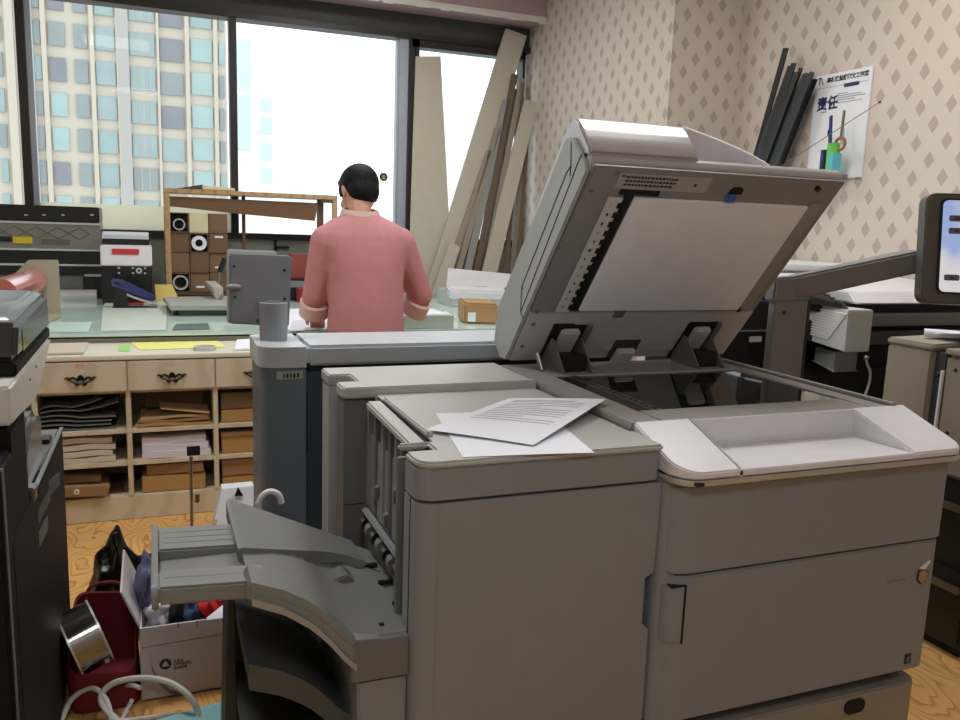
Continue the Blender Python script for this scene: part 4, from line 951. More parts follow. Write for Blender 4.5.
# heavy duty stapler standing on the printer's output tray side
ys = 5.06
sx = lambda x: at(x, 290, Y=ys).x; sz = lambda y: at(135, y, Y=ys).z-.004
st = thing('heavy_stapler', 'navy blue heavy duty stapler in front of the small printer', 'stapler', ((sx(112)+sx(155))/2, ys, GZ))
part('base', MB().hexa([(sx(112), ys-.02, GZ), (sx(157), ys-.02, GZ), (sx(157), ys+.03, GZ), (sx(112), ys+.03, GZ), (sx(112), ys-.02, GZ+.010), (sx(157), ys-.02, GZ+.007), (sx(157), ys+.03, GZ+.007), (sx(112), ys+.03, GZ+.010)], .002), BLACK, st)
NAVY = mat('navy_enamel', (34, 48, 110), .22, coat=.7)
part('rear_bracket', MB().prism([(sx(113), GZ+.010), (sx(128), GZ+.010), (sx(126), sz(286)), (sx(118), sz(280)), (sx(113), sz(282))], 'y', ys-.016, ys+.024, .003), BLACK, st)
arm = MB(); rings = []
for k, (x, yt, yb) in enumerate(((112, 279, 284.5), (115, 277.8, 286), (121, 278.5, 288), (130, 282, 291.5), (140, 287, 295), (149, 291.5, 298.5), (154, 295.5, 300))):
    rings.append([(sx(x), ys-.018, sz(yb)), (sx(x), ys+.022, sz(yb)), (sx(x), ys+.016, sz(yt)), (sx(x), ys-.012, sz(yt))])
arm.loft(rings); part('arm', arm, NAVY, st)
part('magazine', MB().loft([[(sx(x), ys-.013, sz(y+2.2)), (sx(x), ys+.016, sz(y+2.2)), (sx(x), ys+.016, sz(y)), (sx(x), ys-.013, sz(y))] for x, y in ((121, 290), (135, 296), (148, 300), (156, 301.5))]), CHROME, st)
part('anvil', MB().box(sx(148), sx(157), ys-.016, ys+.024, GZ+.008, GZ+.016, .002), STEEL, st)

# ------------------------------------------------------------------ paper cutter
ct = thing('paper_cutter', 'grey guillotine paper cutter with a raised black handle', 'paper cutter', (.24, 5.1, GZ))
CG = mat('cutter_grey', (170, 172, 166), .45)
cz = GZ+.055
bA, bB, bC, bD = at(163, 297, Z=cz), at(170, 306, Z=cz), at(236, 306, Z=cz), at(240, 295, Z=cz)
bp_ = MB().hexa([(bA.x, bA.y-.0, GZ+.03), (bB.x, bB.y, GZ+.03), (bC.x+.10, bC.y, GZ+.03), (bD.x+.10, bD.y, GZ+.03), tuple(bA), tuple(bB), (bC.x+.10, bC.y, cz), (bD.x+.10, bD.y, cz)], .004)
part('cutting_bed', bp_, CG, ct)
part('bed_apron', MB().box(bB.x+.05, bC.x+.08, bB.y+.02, bB.y+.05, GZ, GZ+.032, .003), mat('apron_dark', (70, 80, 76), .5), ct)
for x, y in ((bB.x+.03, bB.y+.05), (bC.x+.06, bC.y+.06), (bA.x+.03, bA.y-.05), (bD.x+.06, bD.y-.05)): part('foot', MB().cyl((x, y, GZ), (x, y, GZ+.031), .014, n=14), BLACK, ct)
kx0, kx1, ky = at(206, 300, Y=5.02).x, at(223, 300, Y=5.02).x, 5.0
part('clamp_block', MB().hexa([(kx0+.05, ky-.02, cz), (kx1, ky-.02, cz), (kx1, ky+.22, cz), (kx0+.05, ky+.22, cz), (kx0+.03, ky-.02, cz+.075), (kx1, ky-.02, cz+.072), (kx1-.02, ky+.22, cz+.09), (kx0, ky+.22, cz+.09)], .006), mat('clamp_pale', (188, 188, 180), .45), ct)
h0 = at(217, 286, Y=5.12); h1 = at(220, 270, Y=5.12); h2 = at(225, 258, Y=5.12)
part('lever', MB().tube([tuple(h0-Vector((0, 0, .03))), tuple(h1)], .006, sub=1), STEEL, ct)
part('handle_grip', MB().tube([tuple(h1-Vector((.002, 0, .012))), tuple(h2)], .017, n=12, sub=1), BLACK, ct)
q = at(219.5, 303.5, Y=ky-.025); part('knob', MB().cyl((kx1-.01, ky-.03, cz+.02), (kx1-.01, ky-.018, cz+.02), .008, n=12), STEEL, ct)
# yellow folder leaning behind
ya, yb = at(156, 300, Y=5.5), at(176, 298, Y=5.5)
tag(part('yellow_folder', MB().hexa([(ya.x, 5.50, GZ), (yb.x+.02, 5.50, GZ), (yb.x+.02, 5.512, GZ), (ya.x, 5.512, GZ), (ya.x-.005, 5.535, at(157, 285, Y=5.5).z), (yb.x-.02, 5.535, at(174, 285, Y=5.5).z), (yb.x-.02, 5.545, at(174, 285, Y=5.5).z), (ya.x-.005, 5.545, at(157, 285, Y=5.5).z)], .001), mat('folder_yellow', (226, 200, 110), .6)), 'yellow card folder propped beneath the wooden shelf at the left', 'folder')

# ------------------------------------------------------------------ wooden shelf unit in front of the window
yb0, yb1 = 5.60, 5.93
WOODL = wood('pale_pine', (188, 154, 114), (170, 134, 96), 4, 3, .5, (1, 1, 8)); WOODD = mat('dark_stained_board', (96, 66, 46), .55)
bx0, bx1 = at(163.5, 190, Y=yb0).x, at(337.5, 197, Y=yb0).x
bz = at(200, 189.5, Y=yb0).z
bench = thing('wooden_shelf', 'open pine shelf frame standing before the middle window', 'shelf', ((bx0+bx1)/2, 5.76, 0))
part('top_board', MB().box(bx0, bx1, yb0, yb1, bz-.028, bz, .002), WOODL, bench)
part('left_side', MB().box(bx0, bx0+.035, yb0, yb1, 0, bz-.0285, .002), WOODL, bench)
part('right_post', MB().box(bx1-.03, bx1, yb0, yb0+.04, 0, bz-.0285, .002), WOODL, bench)
part('inner_post', MB().box(at(319, 220, Y=yb0).x, at(325, 220, Y=yb0).x, yb0+.05, yb0+.09, 0, bz-.0285, .002), WOODD, bench)
part('thin_post', MB().box(at(244, 250, Y=yb0).x, at(247.5, 250, Y=yb0).x, yb0+.10, yb0+.13, 0, bz-.0285, .002), WOODD, bench)
ap = [at(168, 196, Y=yb0+.03), at(318, 203, Y=yb0+.03), at(315, 221, Y=yb0+.03), at(240, 214, Y=yb0+.03), at(168, 206, Y=yb0+.03)]
part('apron_board', MB().prism([(p.x, min(p.z, bz-.03)) for p in ap], 'y', yb0+.03, yb0+.045), mat('apron_brown', (112, 80, 56), .6), bench)
part('top_rail', MB().box(bx1-.11, bx1-.03, yb0+.004, yb0+.03, bz-.05, bz-.029), WOODD, bench)
part('carton_shelf', MB().box(bx0+.036, at(232, 296, Y=yb0).x, yb0+.02, yb1, .770, .786, .002), WOODD, bench)
part('low_shelf', MB().box(bx0+.036, bx1-.031, yb0+.02, yb1, .30, .32, .002), WOODL, bench)
# long square cartons of paper rolls, stacked ends-on
cx0, cx1 = at(170, 250, Y=yb0).x, at(228.5, 250, Y=yb0).x
zb, zt_ = .787, at(170, 212, Y=yb0).z
cw = (cx1-cx0)/3; ch = (zt_-zb)/4
RING = mat('core_ring_grey', (186, 188, 190), .5)
rowname = ['bottom', 'second', 'third', 'top']; colname = ['left', 'middle', 'right']
spec = {(0, 3): 'g', (1, 2): 'w', (0, 0): 'g2'}
for c_ in range(3):
    for r in range(4):
        xa = cx0+c_*cw+.0015; xb = cx0+(c_+1)*cw-.0015; za = zb+r*ch+.001; zc = zb+(r+1)*ch-.001
        if c_: za -= 0; 
        k = spec.get((c_, r))
        look = {None: 'closed brown roll carton', 'g': 'open roll carton with a grey core', 'w': 'open roll carton with a thick white ring', 'g2': 'open roll carton with a large pale ring'}[k]
        if (c_, r) == (1, 3): look = 'cream ended roll carton'
        t = thing('roll_carton', '%s, %s row, %s column of the carton stack' % (look, rowname[r], colname[c_]), 'carton', ((xa+xb)/2, 5.76, za), group='roll cartons on the wooden shelf')
        y0 = yb0+.030+.006*((c_*2+r) % 3)
        mm = mat('cream_carton', (222, 214, 176), .7) if (c_, r) == (1, 3) else (CARDD, mat('roll_carton_brown', (128, 98, 74), .8))[(c_+r) % 2]
        if k is None:
            part('carton', MB().box(xa, xb, y0, 5.91, za, zc, .003), mm, t)
            part('end_flap', MB().box(xa+.012, xb-.012, y0-.002, y0+.002, za+.012, zc-.014, .001), mm, t)
            if (c_, r) in ((2, 2), (2, 1), (1, 0)): part('white_label', MB().box(xa+.035, xb-.03, y0-.004, y0, za+.030 if r != 2 else zc-.026, za+.042 if r != 2 else zc-.014), PAPER, t)
        else:
            w_ = .006
            part('carton', MB().box(xa, xa+w_, y0, 5.91, za, zc).box(xb-w_, xb, y0, 5.91, za, zc).box(xa+w_, xb-w_, y0, 5.91, za, za+w_).box(xa+w_, xb-w_, y0, 5.91, zc-w_, zc), CARDD, t)
            part('inside', MB().box(xa+w_, xb-w_, y0+.05, y0+.06, za+w_, zc-w_), BLACKM, t)
            xm, zm = (xa+xb)/2, (za+zc)/2-(.012 if k == 'g' else 0)
            ro = {'g': .037, 'w': .047, 'g2': .048}[k]; ri = {'g': .029, 'w': .024, 'g2': .037}[k]
            part('roll_core', MB().ring((xm, y0+.004, zm), (xm, 5.89, zm), ro, ri), PAPER if k == 'w' else RING, t)
# things lying on the shelf top
q = at(205, 187, Y=5.72)
t = thing('open_book', 'pale booklet with a dark cover lying on the wooden shelf top', 'book', (q.x, 5.74, bz))
part('pages', MB().hexa([(q.x-.02, 5.66, bz+.003), (q.x+.18, 5.66, bz+.003), (q.x+.20, 5.86, bz+.003), (q.x, 5.86, bz+.003), (q.x-.02, 5.66, bz+.028), (q.x+.18, 5.66, bz+.020), (q.x+.20, 5.86, bz+.020), (q.x, 5.86, bz+.032)], .002), mat('cream_pages', (232, 222, 190), .7), t)
part('book_cover', MB().hexa([(q.x-.17, 5.66, bz+.0005), (q.x-.02, 5.66, bz+.0005), (q.x+.0, 5.86, bz+.0005), (q.x-.15, 5.86, bz+.0005), (q.x-.17, 5.66, bz+.003), (q.x-.02, 5.66, bz+.034), (q.x+.0, 5.86, bz+.036), (q.x-.15, 5.86, bz+.004)], .001), mat('cover_dark', (84, 74, 66), .6), t)
# dark red box and small black device between the shelf and the person
q0 = at(291, 254, Y=5.50); q1 = at(324, 262, Y=5.50)
tag(part('red_box', MB().box(q0.x, q1.x+.05, 5.505, 5.58, GZ+.141, q0.z, .003), mat('dull_red', (142, 66, 58), .6)), 'dull red box resting on the black label printer at the table back', 'box')
t = thing('label_printer', 'small black label printer at the table back left of the person', 'printer', (q0.x+.1, 5.5, GZ))
part('case', MB().box(q0.x-.05, q1.x+.02, 5.44, 5.58, GZ, GZ+.14, .008), BLACK, t)
part('lid', MB().hexa([(q0.x-.05, 5.435, GZ+.085), (q1.x+.02, 5.435, GZ+.085), (q1.x+.02, 5.45, GZ+.13), (q0.x-.05, 5.45, GZ+.13), (q0.x-.05, 5.43, GZ+.09), (q1.x+.02, 5.43, GZ+.09), (q1.x+.02, 5.44, GZ+.132), (q0.x-.05, 5.44, GZ+.132)], .001), GREYD, t)
part('display', MB().box(q0.x+.06, q0.x+.13, 5.432, 5.442, GZ+.03, GZ+.07), mat('display_grey', (70, 76, 82), .3), t)
tag(part('red_cup', MB().cyl((q0.x+.045, 5.36, GZ), (q0.x+.045, 5.36, GZ+.09), .030, .036), mat('cup_red', (150, 44, 48), .5)), 'small dark red cup in front of the black label printer', 'cup')
# ------------------------------------------------------------------ boards and slats leaning in the window corner
def ty(z): return 5.70+.075*max(0, z)
def on(x, y):       # point on the leaning plane Y = 5.70 + .075 z
    p = at(x, y, Y=5.8)
    for _ in range(6): p = at(x, y, Y=ty(p.z))
    return p
TAN = [mat('board_putty', (190, 182, 168), .6), mat('board_tan', (150, 138, 124), .6), mat('board_taupe', (128, 116, 104), .6), mat('board_grey', (146, 144, 142), .5), mat('board_brown', (104, 86, 72), .6)]
def leaner(name, label, tl, tr, bl, br, m_, th=.018, dy=0, cat='board', group=None):
    A, B, C_, D = on(*tl), on(*tr), on(*bl), on(*br)
    def down(a, c):     # carry the edge on to the floor
        t = (a.z-.004)/(a.z-c.z); return a+(c-a)*t
    C2, D2 = down(A, C_), down(B, D)
    off = Vector((0, dy, 0))
    P = [C2+off, D2+off, D2+off+Vector((0, th, 0)), C2+off+Vector((0, th, 0)), A+off, B+off, B+off+Vector((0, th, 0)), A+off+Vector((0, th, 0))]
    for p in (P[0], P[1], P[2], P[3]): p.z = .004
    return tag(part(name, MB().hexa([tuple(p) for p in P], .002), m_), label, cat, group)
leaner('upright_board', 'wide putty-coloured board standing upright beside the dark window post', (418, 55), (443, 55), (412, 250), (453, 250), TAN[0], .02, .05)
leaner('leaning_board', 'longest pale board leaning from the table up to the window corner', (506, 28), (527, 36), (440, 244), (463, 244), TAN[0], .02, 0)
leaner('leaning_board', 'pale board leaning against the wallpaper at the right of the battens', (522, 100), (535, 104), (482, 262), (497, 262), TAN[0], .02, -.055)
slats = [((486, 150), 444, 5.5, 1), ((490, 140), 449, 5, 2), ((494, 128), 453, 6, 1), ((498, 112), 458, 5, 4), ((502, 100), 462, 7, 3), ((506, 92), 467, 5, 2), ((511, 74), 472, 6, 4), ((515, 88), 477, 6.5, 3), ((519, 78), 481, 5, 1)]
adj = ['first', 'second', 'third', 'fourth', 'fifth', 'sixth', 'seventh', 'eighth', 'ninth']
for i, ((tx, ty_), bx, w, mi) in enumerate(slats):
    leaner('wooden_batten', '%s narrow wooden batten from the left between the two pale leaning boards' % adj[i], (tx, ty_), (tx+w, ty_+1), (bx, 275), (bx+w+.5, 275), TAN[mi], .012, .022 if i % 2 else -.02, 'batten', 'narrow battens in the window corner')
for i, (tx, ty_, bx, w, mi) in enumerate(((519, 82, 503, 5, 4), (523, 100, 510, 5, 2), (526, 104, 516, 4, 4))):
    leaner('wooden_batten', ('dark batten just right of the shorter pale leaning board', 'middle dark batten close to the wallpaper beside the copier lid', 'dark batten nearest the open copier lid')[i], (tx, ty_), (tx+w, ty_+1), (bx, 262), (bx+w, 262), TAN[mi], .012, -.02, 'batten', 'narrow battens in the window corner')
leaner('wooden_batten', 'wide short plank tilted low beside the right arm of the person', (448, 241), (458, 247), (428, 296), (440, 300), TAN[0], .012, -.055, 'batten')
# ------------------------------------------------------------------ white binding machine on the table's right end
bm_ = thing('binding_machine', 'white desktop binding machine below the leaning boards', 'binding machine', (2.05, 5.2, GZ))
fx0, fx1 = at(451, 285, Y=5.05).x, 2.30
part('base', MB().prism(rr(fx0, fx1, 5.04, 5.34, (.05, .03, .02, .02)), 'z', GZ, GZ+.10, .012), LGREY, bm_)
part('front_shell', MB().hexa([(fx0-.005, 5.03, GZ+.045), (fx1, 5.03, GZ+.03), (fx1, 5.10, GZ+.03), (fx0-.005, 5.10, GZ+.045), (fx0-.01, 5.02, GZ+.115), (fx1, 5.02, GZ+.09), (fx1, 5.12, GZ+.12), (fx0-.01, 5.12, GZ+.135)], .012), WHITEP, bm_)
part('back_panel', MB().hexa([(fx0+.05, 5.26, GZ+.10), (fx1+.02, 5.26, GZ+.10), (fx1+.02, 5.30, GZ+.10), (fx0+.05, 5.30, GZ+.10), (fx0+.07, 5.30, GZ+.235), (fx1+.03, 5.30, GZ+.20), (fx1+.03, 5.33, GZ+.20), (fx0+.07, 5.33, GZ+.235)], .006), WHITEP, bm_)
part('punch_slot', MB().box(fx0+.09, fx0+.22, 5.13, 5.22, GZ+.099, GZ+.104), BLACKM, bm_)
part('punch_handle', MB().box(fx0+.20, fx0+.30, 5.15, 5.18, GZ+.103, GZ+.122, .004), BLACK, bm_)
part('side_slot', MB().box(fx0+.02, fx0+.08, 5.13, 5.22, GZ+.099, GZ+.104), GREYD, bm_)
part('screen', MB().hexa([(fx1-.13, 5.012, GZ+.085), (fx1-.01, 5.012, GZ+.085), (fx1-.01, 5.03, GZ+.085), (fx1-.13, 5.03, GZ+.085), (fx1-.12, 5.05, GZ+.125), (fx1-.0, 5.05, GZ+.125), (fx1-.0, 5.07, GZ+.125), (fx1-.12, 5.07, GZ+.125)], .002), mat('screen_dark', (50, 54, 58), .2), bm_)
# ------------------------------------------------------------------ right-hand side: flatbed plotter with a ribbed end cap
fs = thing('flatbed_plotter', 'grey and white plotter with a ribbed end cap behind the screen arm', 'plotter', (2.6, 2.5, 0))
YS = 2.2
P_ = lambda x, y, Y=YS: at(x, y, Y=Y)
CAPG = mat('cap_grey', (196, 202, 202), .42)
zl = P_(850, 351).z
capz = P_(860, 310).z
def capx(x): return P_(x, 320).x
x3, x4 = capx(848), capx(873)
x1_ = at(808, 320, Y=2.50).x
plan = [(x3, YS), (x4, YS), (x4, 2.86), (x1_, 2.86), (x1_, 2.50)]
cpb = part('end_cap', MB().prism(plan, 'z', zl-.005, capz, .004), CAPG, fs)
ztop = capz
for k in range(11):
    z = zl+.02+(ztop-zl-.045)*k/10
    fr0, fr1 = .06, .97-.45*(1-k/10)*.8
    a0 = Vector((x1_+(x3-x1_)*fr0, 2.50+(YS-2.50)*fr0, z)); a1 = Vector((x1_+(x3-x1_)*fr1, 2.50+(YS-2.50)*fr1, z+.004))
    n_ = Vector((-.30, -(x3-x1_), 0)).normalized()*.004
    part('rib', MB().hexa([tuple(v) for v in (a0+n_, a1+n_, a1-n_, a0-n_)]+[tuple(v+Vector((0, 0, .0075))) for v in (a0+n_, a1+n_, a1-n_, a0-n_)], .001), mat('rib_pale', (226, 230, 230), .4) if True else CAPG, cpb)
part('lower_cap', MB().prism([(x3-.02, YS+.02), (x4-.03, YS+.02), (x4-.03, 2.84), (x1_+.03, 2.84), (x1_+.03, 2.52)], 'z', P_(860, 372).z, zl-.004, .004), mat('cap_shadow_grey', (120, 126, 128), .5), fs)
part('plinth', MB().prism([(x3, YS+.05), (3.05, YS+.05), (3.05, 2.80), (x1_+.06, 2.80), (x1_+.06, 2.55)], 'z', .0, P_(860, 373).z, .004), BLACK, fs)
# black louvre under the white cover
lv = MB()
xv0 = at(811, 296, Y=2.5).x
lv.hexa([(x1_+.01, 2.49, capz), (x3+.02, YS+.02, capz), (x3+.05, 2.8, capz), (x1_+.01, 2.8, capz), (x1_+.0, 2.50, capz+.065), (x3+.02, YS+.04, capz+.012), (x3+.05, 2.8, capz+.065), (x1_, 2.8, capz+.065)])
part('louvre', lv, BLACKM, fs)
for k in range(7):
    t = .08+.13*k; a = Vector((x1_+(x3-x1_)*t, 2.495+(YS-2.495)*t, capz)); h = .055*(1-t)+.012
    part('louvre_fin', MB().hexa([(a.x, a.y-.012, a.z), (a.x+.010, a.y-.016, a.z), (a.x+.014, a.y, a.z), (a.x+.004, a.y+.004, a.z), (a.x-.01, a.y, a.z+h), (a.x+.0, a.y-.004, a.z+h), (a.x+.004, a.y+.01, a.z+h), (a.x-.006, a.y+.014, a.z+h)]), mat('fin_grey', (74, 78, 80), .5), fs)
c0 = P_(855, 303, 2.27); 
wc = MB().hexa([(c0.x, 2.26, c0.z-.004), (3.12, 2.26, c0.z-.004), (3.12, 2.86, c0.z+.0), (x1_+.02, 2.86, c0.z+.0), (c0.x+.0, 2.30, c0.z+.040), (3.12, 2.30, c0.z+.040), (3.12, 2.86, c0.z+.070), (x1_+.01, 2.86, c0.z+.070)], .006)
part('white_cover', wc, WHITEP, fs)
zb0, zb1 = P_(900, 326, 2.26).z, P_(900, 313.5, 2.26).z
part('cover_gap', MB().box(x4-.05, 3.10, 2.30, 2.84, zb1-.01, c0.z-.006), BLACKM, fs)
part('carriage_beam', MB().box(x4+.001, 3.12, 2.255, 2.50, zb0, zb1, .004), mat('beam_grey', (112, 116, 116), .4), fs)
part('beam_bracket', MB().box(x4+.001, x4+.035, 2.245, 2.256, zb0+.002, zb1-.004, .001), LGREY, fs)
part('bracket_screw', MB().cyl((x4+.022, 2.243, (zb0+zb1)/2-.006), (x4+.022, 2.246, (zb0+zb1)/2-.006), .005, n=10), STEEL, fs)
part('lower_beam', MB().box(x4-.02, 3.10, 2.262, 2.60, zb0-.07, zb0-.018, .003), mat('low_beam_grey', (70, 74, 76), .45), fs)
part('front_well', MB().box(x4-.03, 3.08, 2.30, 2.78, .45, zb0-.001), BLACKM, fs)
pts = [tuple(P_(x, y, 2.19)) for x, y in ((866, 358), (867, 364), (870, 372), (869, 384), (864, 398))]
part('cable', MB().tube(pts, .0045, n=8), LGREY, fs)
part('cable_clip', MB().ball(pts[0], .010, 10, 6), STEEL, fs)

# white cabinet behind it, along the wallpaper
WZ = 1.166
wcab = thing('white_cabinet', 'white low cabinet against the patterned wall behind the screen arm', 'cabinet', (2.85, 3.4, 0))
part('carcass', MB().box(2.56, 3.150, 2.92, 3.98, .03, WZ-.03, .004), WHITEP, wcab)
part('top', MB().box(2.54, 3.155, 2.90, 4.0, WZ-.03, WZ, .005), mat('cabinet_white', (222, 228, 228), .4), wcab)
for y in (2.93, 3.46): 
    d = part('door', MB().box(2.548, 2.562, y, y+.51, .06, WZ-.04, .003), WHITEP, wcab)
    part('knob', MB().cyl((2.53, y+.25, .8), (2.549, y+.25, .8), .012, n=14), STEEL, d)
part('plinth', MB().box(2.60, 3.14, 2.95, 3.95, 0, .031), BLACK, wcab)
# black equipment cabinet glimpsed between the lid and the post
kb = thing('black_equipment_box', 'black equipment cabinet with a small pale label between lid and post', 'cabinet', (2.1, 2.8, 0))
q0, q1 = at(716, 302, Y=2.62), at(772, 302, Y=2.62)
part('case', MB().box(q0.x-.06, q1.x+.03, 2.62, 3.0, .02, q0.z, .006), mat('equipment_black', (30, 31, 32), .5), kb)
part('shelf_line', MB().box(q0.x-.06, q1.x+.03, 2.614, 2.622, at(740, 331, Y=2.62).z-.003, at(740, 331, Y=2.62).z+.003), GREYD, kb)
l0, l1 = at(751, 337, Y=2.61), at(762, 342, Y=2.61)
part('label', MB().box(l0.x, l1.x, 2.613, 2.620, l1.z, l0.z), LGREY, kb)
part('plinth', MB().box(q0.x-.05, q1.x+.02, 2.64, 2.98, 0, .021), BLACKM, kb)

# ------------------------------------------------------------------ beige copier with dark drawers at the right edge
bc = thing('beige_copier', 'beige copier with dark drawers at the right edge of the photo', 'photocopier', (2.65, 1.85, 0))
BX = 2.30; BG = mat('beige_side', (152, 145, 132), .5); 
part('side_panel', MB().box(BX, 2.60, 1.872, 2.045, .62, .945, .006), BG, bc)
part('side_cap', MB().hexa([(BX-.002, 1.868, .947), (2.60, 1.868, .947), (2.60, 2.05, .947), (BX-.002, 2.05, .947), (BX-.002, 1.868, .968), (2.60, 1.868, .975), (2.60, 2.05, .975), (BX-.002, 2.05, .968)], .006), BG, bc)
part('inner_gap', MB().box(BX+.02, 2.60, 1.836, 1.872, .55, .945), mat('gap_slate', (70, 74, 78), .5), bc)
part('gap_knob', MB().ball((BX+.016, 1.850, .875), .010, 10, 6), BLACK, bc)
part('second_panel', MB().box(BX+.005, 2.95, 1.69, 1.828, .56, .945, .012), BG, bc)
part('second_cap', MB().prism(rr(BX-.002, 2.95, 1.685, 1.832, .02), 'z', .946, .962, .003), BG, bc)
part('white_strip', MB().box(BX+.002, BX+.012, 1.828, 1.835, .56, .89), PAPER, bc)
for z in (.90, .70): part('panel_hole', MB().cyl((BX+.002, 1.785, z), (BX+.007, 1.785, z), .0055, n=12), BLACKM, bc)
part('rear_block', MB().box(2.60, 2.95, 1.832, 2.05, .56, .945), BG, bc)
part('dark_base', MB().box(BX, 2.95, 1.64, 2.045, .03, .56, .005), BLACK, bc)
for z0, z1 in ((.30, .545), (.05, .285)):
    d = part('drawer', MB().box(BX-.006, BX+.004, 1.65, 2.03, z0, z1, .003), mat('drawer_black', (24, 24, 25), .45), bc)
    part('drawer_handle', MB().box(BX-.020, BX-.005, 1.66, 1.80, (z0+z1)/2+.045, (z0+z1)/2+.070, .005), STEEL, d)
part('plinth', MB().box(BX+.02, 2.94, 1.66, 2.03, 0, .031), BLACKM, bc)
rp_ = thing('paper_roll', 'loosely rolled white paper lying on the beige copier', 'paper roll', (2.6, 1.85, .976))
part('sheet', MB().sheet(8, 4, lambda u, v: (BX+.10+.5*u, 1.72+.27*v, .980+.024*(1-u)**2*math.sin(v*PI)+.008*math.sin(u*4)), .0015), PAPER, rp_)
part('rolled_edge', MB().tube([(BX+.09, 1.985, .990), (BX+.20, 1.86, .992), (BX+.32, 1.735, .992)], .0135, n=14, sub=2), PAPER, rp_)

# ------------------------------------------------------------------ poster, sticks and tools by the wallpaper
ptl, ptr, pbr = at(816, 78, X=XR-.012), at(873, 65.5, X=XR-.012), at(862.7, 177, X=XR-.012)
po = thing('notice_board', 'white notice panel with dark blue characters on the diamond wallpaper', 'poster', (XR-.006, 3.25, 1.58))
y0, y1, z0, z1 = ptr.y, ptl.y, pbr.z, ptr.z          # y0 = right edge (nearer), y1 = left edge
part('panel', MB().box(XR-.012, XR-.001, y0, y1, z0, z1, .001), mat('notice_white', (226, 228, 234), .5), po)
W_ = y1-y0; xf = XR-.0128
NAV = mat('notice_navy', (38, 50, 92), .6)
def put(nm, s, size, u, v, m_, bold=0): return text(nm, s, size, (xf, y1-u*W_, z1-v*(z1-z0)), (0, -1, 0), (0, 0, 1), m_, po, .0004, 'LEFT', bold)
put('heading', '高新区益群图文工作室', .0262, .22, .075, mat('notice_black', (34, 34, 40), .6), .0009)
lg = MB(); yl, zl_ = y1-.075*W_, z1-.09*(z1-z0)
lg.box(xf-.0004, xf+.0004, yl-.006, yl, zl_, zl_+.035); lg.box(xf-.0004, xf+.0004, yl-.016, yl+.008, zl_+.030, zl_+.036); lg.hexa([(xf-.0004, yl-.030, zl_), (xf-.0004, yl-.024, zl_), (xf+.0004, yl-.024, zl_), (xf+.0004, yl-.030, zl_), (xf-.0004, yl-.014, zl_+.034), (xf-.0004, yl-.010, zl_+.034), (xf+.0004, yl-.010, zl_+.034), (xf+.0004, yl-.014, zl_+.034)])
part('logo', lg, MATS['notice_black'], po)
def bar(nm, u0, u1, v, h, m_): return part(nm, MB().box(xf-.0004, xf+.0004, y1-u1*W_, y1-u0*W_, z1-v*(z1-z0), z1-v*(z1-z0)+h), m_, po)
bar('rule', .02, .97, .125, .002, INKL)
bar('blue_tab', .54, .80, .150, .018, NAV)
put('characters', '责任', .070, .075, .325, NAV, .002)
for k, v in enumerate((.205, .225, .245, .265, .290)): bar('small_text', .43, (.62, .86, .93, .75, .88)[k], v, .004, INKL)
bar('small_text', .16, .27, .36, .006, INKL)
# bin of dark strips
bn = thing('strip_bin', 'dark tall bin on the white cabinet holding black strips', 'bin', (3.04, 3.76, WZ))
w_ = .006
part('bin', MB().box(2.95, 2.956, 3.58, 3.95, WZ, 1.565).box(3.12, 3.126, 3.58, 3.95, WZ, 1.565).box(2.956, 3.12, 3.58, 3.586, WZ, 1.565).box(2.956, 3.12, 3.944, 3.95, WZ, 1.565).box(2.956, 3.12, 3.586, 3.944, WZ, WZ+.006), BLACK, bn)
stk = [(786, 48, 757, 152, 0), (790, 66, 761, 154, 1), (794, 63, 764, 154, 0), (797, 72, 767, 154, 1), (801, 68, 770, 154, 0), (805, 74, 773, 155, 2), (808, 73, 776, 155, 0), (812, 72, 780, 155, 1), (815, 79, 785, 155, 0), (788, 74, 759, 153, 2)]
SM = [mat('strip_black', (20, 21, 23), .35), mat('strip_charcoal', (24, 25, 28), .35), mat('strip_grey', (52, 54, 58), .35)]
nm_ = ['tallest black strip at the left of the leaning bundle', 'charcoal strip second from the left in the bundle', 'black strip third from the left in the bundle', 'charcoal strip fourth from the left in the bundle', 'black strip at the middle of the bundle', 'grey strip right of the bundle middle', 'black strip fourth from the right in the bundle', 'charcoal strip third from the right in the bundle', 'rightmost black strip of the bundle', 'short grey strip behind the tallest black strip']
for k, (xa, ya, xb, yb, mi) in enumerate(stk):
    X_ = 3.09-.008*(k % 4)
    A = at(xa, ya, X=X_); B = at(xb, yb, X=X_-.03)
    d = B-A; t = (A.z-(WZ+.012))/(A.z-B.z); E_ = A+d*t
    E_.y = min(E_.y, 3.93); E_.x = max(E_.x, 2.975)
    s_ = Vector((0, (.020, .014, .018)[k % 3], .004)); q_ = Vector((.003, 0, 0))
    tag(part('dark_strip', MB().hexa([tuple(v) for v in (E_-s_-q_, E_-s_+q_, E_+s_+q_, E_+s_-q_, A-s_-q_, A-s_+q_, A+s_+q_, A+s_-q_)], .001), SM[mi]), nm_[k], 'strip', 'dark strips leaning by the wall')
A = at(880, 102, X=3.0); B = at(795, 157, X=3.0)
B2 = B+(B-A)*.9
rd = thing('thin_rod', 'thin dark rod slanting across the white notice panel', 'rod', tuple(B2))
part('rod', MB().cyl(tuple(B2), tuple(A), .0022, n=8), GREYD, rd)
part('rod_tip', MB().ball(tuple(A), .0055, 10, 6), BLACK, rd)
